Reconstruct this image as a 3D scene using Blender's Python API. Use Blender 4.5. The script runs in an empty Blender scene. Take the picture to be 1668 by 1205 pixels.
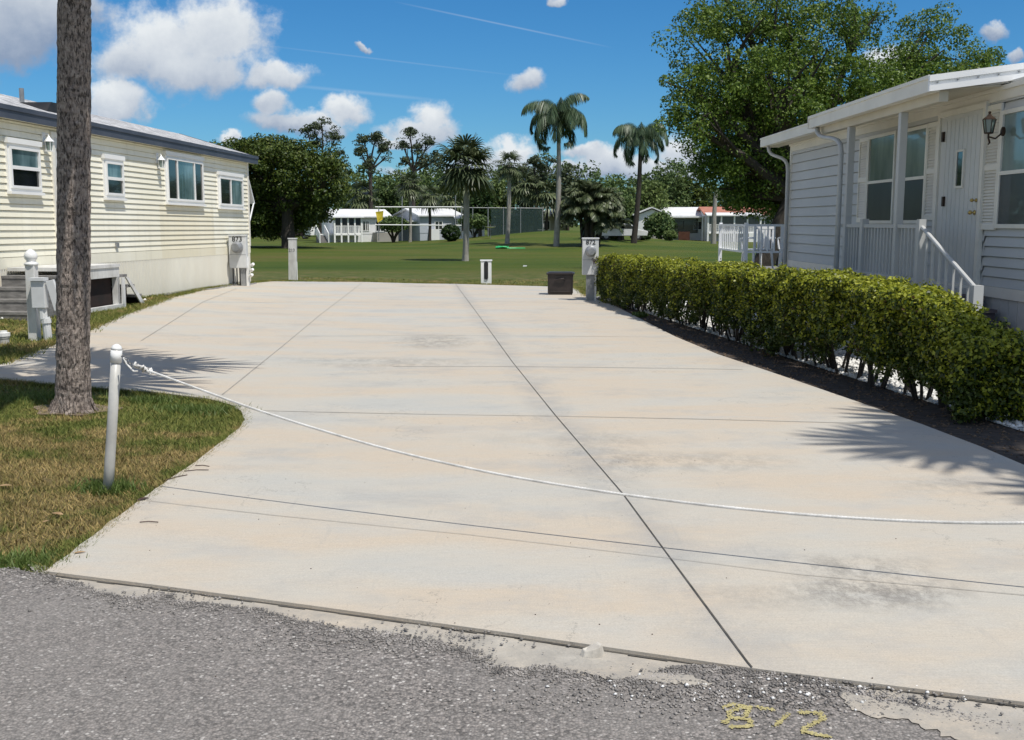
import bpy, bmesh, math, random
import numpy as np
from mathutils import Vector, Matrix, Euler
C = bpy.context.scene.collection
R = math.radians
random.seed(7)

# ------------------------------------------------------------------ camera
FPX, CX, CY, HZ, CAMZ = 1720.0, 834.0, 602.5, 362.0, 1.6
PITCH = math.atan((CY-HZ)/FPX)
cam_d = bpy.data.cameras.new('camera'); cam = bpy.data.objects.new('camera', cam_d); C.objects.link(cam)
cam.location = (0, 0, CAMZ); cam.rotation_euler = (math.pi/2-PITCH, 0, 0)
cam_d.sensor_fit = 'HORIZONTAL'; cam_d.sensor_width = 36.0; cam_d.lens = 36.0*FPX/1668.0
cam_d.clip_start = 0.05; cam_d.clip_end = 3000
bpy.context.scene.camera = cam

# ------------------------------------------------------------------ sky, sun, exposure
SUN_AZ, SUN_EL = R(44), R(63)          # azimuth: behind the camera, to its right
sun_dir = Vector((math.sin(SUN_AZ)*math.cos(SUN_EL), -math.cos(SUN_AZ)*math.cos(SUN_EL), math.sin(SUN_EL)))
sd = bpy.data.lights.new('sun', 'SUN'); sd.energy = 4.35; sd.angle = R(0.55); sd.color = (1.0, 0.955, 0.88)
so = bpy.data.objects.new('sun', sd); C.objects.link(so); so.location = (8, -10, 20)
so.rotation_euler = sun_dir.to_track_quat('Z', 'Y').to_euler()
vs = bpy.context.scene.view_settings
vs.view_transform = 'Standard'; vs.look = 'None'; vs.exposure = 0.0; vs.gamma = 1.0; vs.use_curve_mapping = False

def raydir(px, py):
    cp, sp = math.cos(PITCH), math.sin(PITCH)
    b = CY-py
    return Vector((px-CX, FPX*cp+b*sp, -FPX*sp+b*cp)).normalized()

world = bpy.data.worlds.new('World'); bpy.context.scene.world = world
world.use_nodes = True
wt = world.node_tree; wt.nodes.clear()
def build_world():
    N, L = wt.nodes, wt.links
    out = N.new('ShaderNodeOutputWorld'); bg = N.new('ShaderNodeBackground')
    sky = N.new('ShaderNodeTexSky'); sky.sky_type = 'NISHITA'; sky.sun_disc = False
    sky.sun_elevation = SUN_EL; sky.sun_rotation = math.pi-SUN_AZ
    sky.air_density = 1.0; sky.dust_density = 0.2; sky.ozone_density = 3.0; sky.altitude = 0
    hsv = N.new('ShaderNodeHueSaturation'); hsv.inputs['Saturation'].default_value = 1.1
    hsv.inputs['Value'].default_value = 1.0
    tint = N.new('ShaderNodeMix'); tint.data_type = 'RGBA'; tint.blend_type = 'MULTIPLY'; tint.inputs[0].default_value = 1
    tint.inputs[7].default_value = (.55, .905, 1.20, 1); L.new(sky.outputs[0], tint.inputs[6])
    L.new(tint.outputs[2], hsv.inputs['Color'])
    tc = N.new('ShaderNodeTexCoord')
    def M(op, a, b=None, c=None, clamp=False):
        n = N.new('ShaderNodeMath'); n.operation = op; n.use_clamp = clamp
        for i, v in enumerate((a, b, c)):
            if v is None: continue
            if isinstance(v, (int, float)): n.inputs[i].default_value = v
            else: L.new(v, n.inputs[i])
        return n.outputs[0]
    sx = N.new('ShaderNodeSeparateXYZ'); L.new(tc.outputs['Generated'], sx.inputs[0])
    yy = M('MAXIMUM', sx.outputs[1], 0.05)
    u0 = M('DIVIDE', sx.outputs[0], yy); v0 = M('DIVIDE', sx.outputs[2], yy)
    cb = N.new('ShaderNodeCombineXYZ'); L.new(u0, cb.inputs[0]); L.new(v0, cb.inputs[1])
    def noise(scale, detail, rough, off):
        m = N.new('ShaderNodeVectorMath'); m.operation = 'ADD'; L.new(cb.outputs[0], m.inputs[0]); m.inputs[1].default_value = off
        n = N.new('ShaderNodeTexNoise'); n.inputs['Scale'].default_value = scale
        n.inputs['Detail'].default_value = detail; n.inputs['Roughness'].default_value = rough
        L.new(m.outputs[0], n.inputs['Vector']); return n
    wn = noise(16, 5, 0.6, (3, 1, 0))
    wsub = N.new('ShaderNodeVectorMath'); wsub.operation = 'SUBTRACT'; L.new(wn.outputs['Color'], wsub.inputs[0]); wsub.inputs[1].default_value = (.5, .5, .5)
    wsc = N.new('ShaderNodeVectorMath'); wsc.operation = 'SCALE'; L.new(wsub.outputs[0], wsc.inputs[0]); wsc.inputs['Scale'].default_value = 0.05
    wp = N.new('ShaderNodeVectorMath'); wp.operation = 'ADD'; L.new(cb.outputs[0], wp.inputs[0]); L.new(wsc.outputs[0], wp.inputs[1])
    flat = N.new('ShaderNodeVectorMath'); flat.operation = 'MULTIPLY'; L.new(wp.outputs[0], flat.inputs[0]); flat.inputs[1].default_value = (1, 1, 0)
    fb = noise(34, 7, 0.62, (0, 0, 2)); fbm = M('SUBTRACT', fb.outputs['Fac'], 0.5)
    # each cloud puff: centre and half sizes as seen in the sky, height of tone, sharpness
    puffs = [(262,75,95,80,1.),(350,50,90,72,1.),(330,110,110,42,.9),(445,125,62,27,.95),(215,105,60,45,.8),
             (30,40,120,85,.62),(-40,70,90,70,.6),(95,20,90,45,.7),(193,165,58,36,1.),(440,172,40,24,.8),(470,200,80,22,.75),
             (570,178,40,24,1.),(530,200,50,20,.85),(706,185,38,34,1.1),(685,215,62,26,.85),(640,226,30,12,1.),
             (828,243,46,20,1.05),(800,262,80,20,.8),(862,141,36,23,.85),(905,13,13,11,.75),(593,75,14,8,.75),(372,224,20,9,1.),
             (1112,240,50,32,.95),(1000,262,70,22,.95),(950,250,40,14,.9),(1080,275,90,18,.85),(1622,42,28,14,.6),(1662,86,18,12,.6),
             (1440,100,50,30,.9),(1060,262,50,15,.85),(900,275,300,10,.7),(1180,180,40,25,.9)]
    acc = None; sw = None; ss = None
    for (px, py, rx, ry, tone) in puffs:
        d = raydir(px, py); u, v = d.x/d.y, d.z/d.y
        d2 = raydir(px+rx, py-ry); ru, rv = abs(d2.x/d2.y-u), abs(d2.z/d2.y-v)
        s = N.new('ShaderNodeVectorMath'); s.operation = 'SUBTRACT'; L.new(flat.outputs[0], s.inputs[0]); s.inputs[1].default_value = (u, v, 0)
        q = N.new('ShaderNodeVectorMath'); q.operation = 'MULTIPLY'; L.new(s.outputs[0], q.inputs[0]); q.inputs[1].default_value = (1/ru, 1/rv, 0)
        ln = N.new('ShaderNodeVectorMath'); ln.operation = 'LENGTH'; L.new(q.outputs[0], ln.inputs[0])
        sp_ = N.new('ShaderNodeSeparateXYZ'); L.new(q.outputs[0], sp_.inputs[0])
        f = M('SUBTRACT', 1.0, ln.outputs['Value'])
        w = M('POWER', M('MAXIMUM', M('ADD', f, 0.35), 0.0), 2.0)
        t = M('MULTIPLY', M('MULTIPLY_ADD', sp_.outputs[1], 0.42, tone), w)
        acc = f if acc is None else M('MAXIMUM', acc, f)
        sw = w if sw is None else M('ADD', sw, w)
        ss = t if ss is None else M('ADD', ss, t)
    dens = M('MULTIPLY_ADD', fbm, 1.25, acc)
    mr = N.new('ShaderNodeMapRange'); mr.interpolation_type = 'SMOOTHSTEP'
    L.new(dens, mr.inputs[0]); mr.inputs[1].default_value = -0.16; mr.inputs[2].default_value = 0.46
    up = M('GREATER_THAN', sx.outputs[1], 0.05)
    mask = M('MULTIPLY', mr.outputs[0], up)
    tone = M('DIVIDE', ss, M('MAXIMUM', sw, 0.001))
    bn = noise(26, 6, 0.6, (0.004, -0.014, 2)); bs = M('SUBTRACT', bn.outputs['Fac'], fb.outputs['Fac'])
    t2 = M('MULTIPLY_ADD', fbm, 0.75, tone)
    t3 = M('MULTIPLY_ADD', bs, 0.35, t2)
    cr = N.new('ShaderNodeMapRange'); L.new(t3, cr.inputs[0]); cr.inputs[1].default_value = 0.42; cr.inputs[2].default_value = 1.22
    cc = N.new('ShaderNodeMix'); cc.data_type = 'RGBA'; L.new(cr.outputs[0], cc.inputs[0])
    K = 1/0.085
    cc.inputs[6].default_value = (0.27*K, 0.35*K, 0.49*K, 1); cc.inputs[7].default_value = (0.80*K, 0.84*K, 0.87*K, 1)
    # thin old contrails: narrow bands along two straight lines
    tr = None
    for (a, b, wd, st) in (((640, 2), (1000, 78), 0.0011, .20), ((430, 134), (740, 166), 0.0022, .14), ((400, 70), (860, 125), 0.001, .10)):
        da, db = raydir(*a), raydir(*b); ua, va, ub, vb = da.x/da.y, da.z/da.y, db.x/db.y, db.z/db.y
        ln_ = math.hypot(ub-ua, vb-va); nx, ny = -(vb-va)/ln_, (ub-ua)/ln_
        dist = M('ABSOLUTE', M('ADD', M('MULTIPLY', M('SUBTRACT', u0, ua), nx), M('MULTIPLY', M('SUBTRACT', v0, va), ny)))
        al = M('DIVIDE', M('ADD', M('MULTIPLY', M('SUBTRACT', u0, ua), (ub-ua)/ln_), M('MULTIPLY', M('SUBTRACT', v0, va), (vb-va)/ln_)), ln_)
        env = M('MULTIPLY', M('MULTIPLY', M('MULTIPLY', al, M('SUBTRACT', 1.0, al)), 4.0, clamp=True), st, clamp=True)
        line = M('MULTIPLY', M('SUBTRACT', 1.0, M('DIVIDE', dist, wd), clamp=True), env)
        tr = line if tr is None else M('ADD', tr, line)
    m1 = N.new('ShaderNodeMix'); m1.data_type = 'RGBA'
    L.new(M('MULTIPLY', tr, up), m1.inputs[0]); L.new(hsv.outputs[0], m1.inputs[6]); m1.inputs[7].default_value = (.8*K, .85*K, .9*K, 1)
    m2 = N.new('ShaderNodeMix'); m2.data_type = 'RGBA'
    L.new(mask, m2.inputs[0]); L.new(m1.outputs[2], m2.inputs[6]); L.new(cc.outputs[2], m2.inputs[7])
    # unseen clouds overhead, to the sides and behind, added to whiten the ambient light
    gn = N.new('ShaderNodeTexNoise'); gn.inputs['Scale'].default_value = 2.6; gn.inputs['Detail'].default_value = 6; gn.inputs['Roughness'].default_value = .6
    L.new(tc.outputs['Generated'], gn.inputs['Vector'])
    gm = N.new('ShaderNodeMapRange'); gm.interpolation_type = 'SMOOTHSTEP'; L.new(gn.outputs['Fac'], gm.inputs[0]); gm.inputs[1].default_value = .45; gm.inputs[2].default_value = .60
    el = N.new('ShaderNodeMapRange'); L.new(M('MAXIMUM', v0, M('MULTIPLY', M('LESS_THAN', sx.outputs[1], 0.05), 2.0)), el.inputs[0]); el.inputs[1].default_value = .30; el.inputs[2].default_value = .42
    sd2 = N.new('ShaderNodeMapRange'); L.new(M('ABSOLUTE', u0), sd2.inputs[0]); sd2.inputs[1].default_value = .62; sd2.inputs[2].default_value = .8
    outv = M('MULTIPLY', M('MAXIMUM', el.outputs[0], sd2.outputs[0]), M('GREATER_THAN', sx.outputs[2], 0.0))
    m3 = N.new('ShaderNodeMix'); m3.data_type = 'RGBA'
    L.new(M('MULTIPLY', gm.outputs[0], outv), m3.inputs[0]); L.new(m2.outputs[2], m3.inputs[6]); m3.inputs[7].default_value = (0.66*K, 0.66*K, 0.65*K, 1)
    L.new(m3.outputs[2], bg.inputs[0]); bg.inputs[1].default_value = 0.085
    L.new(bg.outputs[0], out.inputs[0])
build_world()

# ------------------------------------------------------------------ terrain height and photo rays -> places
def softp(t, k=0.6): return math.log1p(math.exp(min(t/k, 40)))*k
def zf(x, y):
    z = 0.1-0.0134*(36-softp(36-y, 3.0))
    fade = 1/(1+math.exp((y-38)/2.5))
    lift = 0.039*(softp(-(x+3))-softp(-(x+9.5)))
    z += lift*fade
    z += 1.15*math.exp(-((x-4.5)/9)**2-((y-102)/20)**2)
    z += 0.08*math.sin(x*.11+1)*math.sin(y*.07)*(1-fade)
    return z
def G(px, py, off=0.0):
    d = raydir(px, py); t = 1.0; o = Vector((0, 0, CAMZ)); last = t
    while t < 400:
        p = o+d*t
        if p.z < zf(p.x, p.y)+off: break
        last = t; t *= 1.02
    a, b = last, t
    for _ in range(40):
        m = (a+b)/2; p = o+d*m
        if p.z < zf(p.x, p.y)+off: b = m
        else: a = m
    return o+d*b
def P(px, py, D):
    d = raydir(px, py); return Vector((0, 0, CAMZ))+d*(D/d.y)

# ------------------------------------------------------------------ materials
def nt(name):
    m = bpy.data.materials.new(name); m.use_nodes = True
    t = m.node_tree; b = t.nodes['Principled BSDF']; return m, t, b
def vec(t, coords='Object', scale=(1, 1, 1)):
    tc = t.nodes.new('ShaderNodeTexCoord'); mp = t.nodes.new('ShaderNodeMapping'); mp.inputs['Scale'].default_value = scale
    t.links.new(tc.outputs[coords], mp.inputs[0]); return mp.outputs[0]
def geo(t, scale=(1, 1, 1)):
    g = t.nodes.new('ShaderNodeNewGeometry'); mp = t.nodes.new('ShaderNodeMapping'); mp.inputs['Scale'].default_value = scale
    t.links.new(g.outputs['Position'], mp.inputs[0]); return mp.outputs[0]
def tnoise(t, v, scale, detail=4, rough=.55):
    n = t.nodes.new('ShaderNodeTexNoise'); n.inputs['Scale'].default_value = scale; n.inputs['Detail'].default_value = detail
    n.inputs['Roughness'].default_value = rough; t.links.new(v, n.inputs['Vector']); return n.outputs['Fac']
def rampn(t, fac, stops):
    r = t.nodes.new('ShaderNodeValToRGB'); el = r.color_ramp.elements
    while len(el) < len(stops): el.new(0.5)
    for e, (p, c) in zip(el, stops): e.position = p; e.color = (*c, 1) if len(c) == 3 else c
    t.links.new(fac, r.inputs[0]); return r.outputs[0]
def mixc(t, fac, a, b, mode='MIX'):
    m = t.nodes.new('ShaderNodeMix'); m.data_type = 'RGBA'; m.blend_type = mode
    for sock, v in ((m.inputs[0], fac), (m.inputs[6], a), (m.inputs[7], b)):
        if isinstance(v, (int, float)): sock.default_value = v
        elif isinstance(v, tuple): sock.default_value = (*v, 1)
        else: t.links.new(v, sock)
    return m.outputs[2]
def bump(t, b, h, strength, dist=0.01):
    n = t.nodes.new('ShaderNodeBump'); n.inputs['Strength'].default_value = strength; n.inputs['Distance'].default_value = dist
    t.links.new(h, n.inputs['Height']); t.links.new(n.outputs[0], b.inputs['Normal'])
def mth(t, op, a, b=None, clamp=False):
    n = t.nodes.new('ShaderNodeMath'); n.operation = op; n.use_clamp = clamp
    for i, v in enumerate((a, b)):
        if v is None: continue
        if isinstance(v, (int, float)): n.inputs[i].default_value = v
        else: t.links.new(v, n.inputs[i])
    return n.outputs[0]
def grime(name, c1, c2, scale=3, rough=.6, bs=.1, bscale=40, stretch=(1, 1, 1), metallic=0, lo=.35, hi=.7):
    m, t, b = nt(name); v = geo(t, stretch)
    n = tnoise(t, v, scale, 6, .6)
    t.links.new(rampn(t, n, [(lo, c1), (hi, c2)]), b.inputs['Base Color'])
    b.inputs['Roughness'].default_value = rough; b.inputs['Metallic'].default_value = metallic
    if bs: bump(t, b, tnoise(t, geo(t), bscale, 3), bs, .004)
    return m
def leafmat(name, cols, trans=.25, rough=.5, nscale=1.2):
    m, t, b = nt(name)
    g = t.nodes.new('ShaderNodeNewGeometry')
    rnd = g.outputs['Random Per Island']
    n = tnoise(t, geo(t), nscale, 2)
    f = mth(t, 'ADD', mth(t, 'MULTIPLY', rnd, .55), mth(t, 'MULTIPLY', n, .45))
    k = len(cols)
    c = rampn(t, f, [(.18+.6*i/(k-1), cc) for i, cc in enumerate(cols)])
    t.links.new(c, b.inputs['Base Color']); b.inputs['Roughness'].default_value = rough
    b.inputs['Specular IOR Level'].default_value = 0.3
    tr = t.nodes.new('ShaderNodeBsdfTranslucent'); t.links.new(c, tr.inputs[0])
    mx = t.nodes.new('ShaderNodeMixShader'); mx.inputs[0].default_value = trans
    t.links.new(b.outputs[0], mx.inputs[1]); t.links.new(tr.outputs[0], mx.inputs[2])
    t.links.new(mx.outputs[0], t.nodes['Material Output'].inputs[0])
    return m

def concrete_mat(name, kind='slab'):
    m, t, b = nt(name); v = geo(t)
    a = geo(t, (0.55, 1.7, 1))
    big = tnoise(t, a, .55, 5, .6); mid = tnoise(t, geo(t, (.8, 1.9, 1)), 1.9, 6, .65); fine = tnoise(t, v, 150, 3, .7); f2 = tnoise(t, v, 32, 4, .7)
    c = rampn(t, big, [(.32, (.455, .45, .415)), (.45, (.50, .465, .40)), (.58, (.525, .45, .355)), (.72, (.49, .46, .40))])
    c = mixc(t, mth(t, 'MULTIPLY', rampn(t, mid, [(.50, (0, 0, 0)), (.72, (1, 1, 1))]), .55), c, (.455, .45, .42))
    pn = tnoise(t, geo(t, (1, 1.3, 1)), .9, 7, .7)
    c = mixc(t, mth(t, 'MULTIPLY', rampn(t, pn, [(.52, (0, 0, 0)), (.66, (1, 1, 1))]), .5), c, (.365, .36, .345))
    sp = t.nodes.new('ShaderNodeSeparateXYZ'); t.links.new(v, sp.inputs[0])
    # oil and tyre stains, each where it lies on the slab
    stains = [(G(705, 560), .7, 1.2, .6), (G(1430, 968), .42, .36, .75), (G(1310, 985), .55, .2, .35), (G(930, 722), 1.0, .3, .16), (G(690, 468), .9, .5, .45),
              (G(1140, 760), .8, .4, .35), (G(640, 597), 1.4, .5, .35), (G(985, 745), .4, 1.1, .3), (G(1560, 800), .5, .3, .35), (G(1380, 930), .5, .18, .45), (G(600, 590), 1.8, .3, .3)]
    sn = tnoise(t, geo(t, (1, .6, 1)), 7, 9, .85)
    if kind == 'slab':
        for (p, rx, ry, s) in stains:
            dx = mth(t, 'DIVIDE', mth(t, 'SUBTRACT', sp.outputs[0], p.x), rx); dy = mth(t, 'DIVIDE', mth(t, 'SUBTRACT', sp.outputs[1], p.y), ry)
            r2 = mth(t, 'ADD', mth(t, 'MULTIPLY', dx, dx), mth(t, 'MULTIPLY', dy, dy))
            f = mth(t, 'SUBTRACT', 1.0, r2, clamp=True)
            f = mth(t, 'MULTIPLY', mth(t, 'MULTIPLY', f, rampn(t, sn, [(.43, (0, 0, 0)), (.58, (1, 1, 1))])), s*1.1, clamp=True)
            c = mixc(t, f, c, (.20, .185, .165))
    if kind == 'slab':
        a_, b_ = G(742, 462, .035), G(1225, 1088, .035); L_ = math.hypot(b_.x-a_.x, b_.y-a_.y); nx, ny = -(b_.y-a_.y)/L_, (b_.x-a_.x)/L_
        dl = mth(t, 'ABSOLUTE', mth(t, 'ADD', mth(t, 'MULTIPLY', mth(t, 'SUBTRACT', sp.outputs[0], a_.x), nx), mth(t, 'MULTIPLY', mth(t, 'SUBTRACT', sp.outputs[1], a_.y), ny)))
        fj = mth(t, 'MULTIPLY', mth(t, 'SUBTRACT', 1.0, mth(t, 'DIVIDE', dl, .26), clamp=True), rampn(t, tnoise(t, v, 2.4, 6, .7), [(.36, (0, 0, 0)), (.62, (.75, .75, .75))]))
        c = mixc(t, fj, c, (.33, .325, .31))
    gr = rampn(t, fine, [(.25, (.80, .80, .80)), (.7, (1.07, 1.07, 1.07))])
    c = mixc(t, 1.0, c, gr, 'MULTIPLY')
    c = mixc(t, mth(t, 'MULTIPLY', rampn(t, f2, [(.60, (0, 0, 0)), (.72, (1, 1, 1))]), .35), c, (.36, .33, .29))
    # hairline cracks, pits and scuffs
    cn = tnoise(t, geo(t, (1, .8, 1)), 1.3, 8, .62); cm = tnoise(t, v, .45, 2)
    crk = mth(t, 'MULTIPLY', mth(t, 'LESS_THAN', mth(t, 'ABSOLUTE', mth(t, 'SUBTRACT', cn, .5)), .0022), mth(t, 'GREATER_THAN', cm, .54))
    c = mixc(t, mth(t, 'MULTIPLY', crk, .45), c, (.20, .19, .17))
    vo = t.nodes.new('ShaderNodeTexVoronoi'); vo.inputs['Scale'].default_value = 26; t.links.new(v, vo.inputs['Vector'])
    c = mixc(t, mth(t, 'MULTIPLY', mth(t, 'LESS_THAN', vo.outputs['Distance'], .07), .5), c, (.25, .23, .20))
    sc_ = tnoise(t, geo(t, (9, .8, 1)), 1.6, 6, .75)
    c = mixc(t, mth(t, 'MULTIPLY', rampn(t, sc_, [(.60, (0, 0, 0)), (.70, (1, 1, 1))]), .30), c, (.33, .32, .30))
    br = tnoise(t, geo(t, (8, 140, 1)), 1, 3, .6)
    c = mixc(t, 1.0, c, rampn(t, br, [(.3, (.94, .94, .94)), (.7, (1.04, 1.04, 1.04))]), 'MULTIPLY')
    if kind == 'curb': c = mixc(t, rampn(t, tnoise(t, v, 6, 6, .7), [(.30, (0, 0, 0)), (.62, (.9, .9, .9))]), c, (.30, .282, .25))
    t.links.new(c, b.inputs['Base Color']); b.inputs['Roughness'].default_value = .9
    bump(t, b, mth(t, 'ADD', mth(t, 'MULTIPLY', fine, .4), f2), .22, .006)
    return m
def asphalt_mat():
    m, t, b = nt('asphalt'); v = geo(t)
    vo = t.nodes.new('ShaderNodeTexVoronoi'); vo.inputs['Scale'].default_value = 105; t.links.new(v, vo.inputs['Vector'])
    sp = t.nodes.new('ShaderNodeSeparateColor'); t.links.new(vo.outputs['Color'], sp.inputs[0])
    c = rampn(t, sp.outputs[0], [(.0, (.055, .050, .046)), (.20, (.13, .119, .109)), (.5, (.205, .189, .174)), (.80, (.27, .241, .219)), (.95, (.34, .305, .28)), (.99, (.58, .55, .51))])
    big = tnoise(t, v, .9, 5, .6)
    c = mixc(t, rampn(t, big, [(.38, (.05, .05, .05)), (.66, (.65, .65, .65))]), c, (.25, .233, .215))
    edge = rampn(t, vo.outputs['Distance'], [(.3, (1.08, 1.08, 1.08)), (.8, (.70, .70, .70))])
    c = mixc(t, 1.0, c, edge, 'MULTIPLY')
    t.links.new(c, b.inputs['Base Color']); b.inputs['Roughness'].default_value = .85
    h = mth(t, 'SUBTRACT', mth(t, 'MULTIPLY', sp.outputs[1], .8), vo.outputs['Distance'])
    bump(t, b, mth(t, 'ADD', h, mth(t, 'MULTIPLY', tnoise(t, v, 30, 3), .8)), .6, .005)
    return m
def lawn_mat(name, blades=False):
    m, t, b = nt(name); v = geo(t); sp = t.nodes.new('ShaderNodeSeparateXYZ'); t.links.new(v, sp.inputs[0])
    n1 = tnoise(t, v, .55, 5, .6); n2 = tnoise(t, v, 2.2, 5, .65); n3 = tnoise(t, geo(t, (.09, .22, 1)), 1, 4, .6)
    green = rampn(t, n2, [(.3, (.085, .110, .028)), (.5, (.125, .148, .040)), (.7, (.170, .185, .058))])
    dry = rampn(t, n2, [(.35, (.16, .128, .055)), (.65, (.27, .21, .10))])
    # how dry: strongest on the verge by the road
    dx = mth(t, 'DIVIDE', mth(t, 'SUBTRACT', sp.outputs[0], -3.6), 2.6); dy = mth(t, 'DIVIDE', mth(t, 'SUBTRACT', sp.outputs[1], 6.2), 2.1)
    near = mth(t, 'SUBTRACT', 1.35, mth(t, 'ADD', mth(t, 'MULTIPLY', dx, dx), mth(t, 'MULTIPLY', dy, dy)), clamp=True)
    f = mth(t, 'ADD', mth(t, 'MULTIPLY', mth(t, 'SUBTRACT', n1, .5), 4.0), mth(t, 'MULTIPLY', mth(t, 'SUBTRACT', n2, .5), 4.5))
    dryf = mth(t, 'ADD', mth(t, 'MULTIPLY', near, .74), mth(t, 'ADD', f, -.02), clamp=True)
    if blades:
        g0 = t.nodes.new('ShaderNodeNewGeometry'); dryf = mth(t, 'ADD', dryf, mth(t, 'MULTIPLY', mth(t, 'SUBTRACT', g0.outputs['Random Per Island'], .55), .9), clamp=True)
    c = mixc(t, dryf, green, dry)
    far = mth(t, 'MULTIPLY', mth(t, 'SUBTRACT', sp.outputs[1], 36), .1, clamp=True)
    farc = rampn(t, n3, [(.32, (.056, .098, .012)), (.46, (.086, .124, .017)), (.56, (.118, .136, .024)), (.68, (.150, .134, .038))])
    farc = mixc(t, mth(t, 'MULTIPLY', rampn(t, n2, [(.3, (0, 0, 0)), (.7, (1, 1, 1))]), .35), farc, (.058, .088, .020))
    c = mixc(t, far, c, farc)
    if blades:
        g = t.nodes.new('ShaderNodeNewGeometry')
        c = mixc(t, 1.0, c, rampn(t, g.outputs['Random Per Island'], [(0, (.75, .80, .65)), (1, (1.7, 1.6, 1.45))]), 'MULTIPLY')
    else:
        fine = tnoise(t, v, 60, 3, .8)
        c = mixc(t, 1.0, c, rampn(t, fine, [(.3, (.55, .55, .55)), (.7, (1.2, 1.2, 1.2))]), 'MULTIPLY')
        bump(t, b, mth(t, 'ADD', fine, tnoise(t, v, 11, 4, .7)), .8, .05)
    t.links.new(c, b.inputs['Base Color']); b.inputs['Roughness'].default_value = .8; b.inputs['Specular IOR Level'].default_value = .15
    return m
def bark_mat(name, c1, c2, c3, vs_=9, hs=34, pits=True, strength=.9):
    m, t, b = nt(name); v = geo(t, (1, 1, .42)); v2 = geo(t, (1, 1, .28))
    n = tnoise(t, v, vs_, 6, .75); n2 = tnoise(t, v2, hs, 5, .75)
    c = rampn(t, n2, [(.30, c1), (.48, c2), (.68, c3)])
    c = mixc(t, mth(t, 'MULTIPLY', rampn(t, n, [(.40, (0, 0, 0)), (.62, (1, 1, 1))]), .45), c, c3)
    if pits:
        pn = tnoise(t, geo(t, (1, 1, .36)), 58, 4, .65)
        c = mixc(t, rampn(t, pn, [(.50, (0, 0, 0)), (.60, (.85, .85, .85))]), c, c1)
        rg = tnoise(t, geo(t, (.25, .25, 1)), 22, 3, .6)
        c = mixc(t, mth(t, 'MULTIPLY', rampn(t, rg, [(.52, (0, 0, 0)), (.62, (1, 1, 1))]), .35), c, c1)
    t.links.new(c, b.inputs['Base Color']); b.inputs['Roughness'].default_value = .95
    bump(t, b, mth(t, 'ADD', n2, n), strength, .03)
    return m
def glass_mat(name, col, rough=.06, curtain=None):
    m, t, b = nt(name); v = geo(t)
    n = tnoise(t, geo(t, (1, 1, .3)), 2.5, 3)
    c2 = curtain if curtain else tuple(x*1.8 for x in col)
    t.links.new(rampn(t, n, [(.4, col), (.6, c2)]), b.inputs['Base Color'])
    b.inputs['Roughness'].default_value = rough; b.inputs['Specular IOR Level'].default_value = .6
    b.inputs['Coat Weight'].default_value = .6; b.inputs['Coat Roughness'].default_value = .02
    return m
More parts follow.
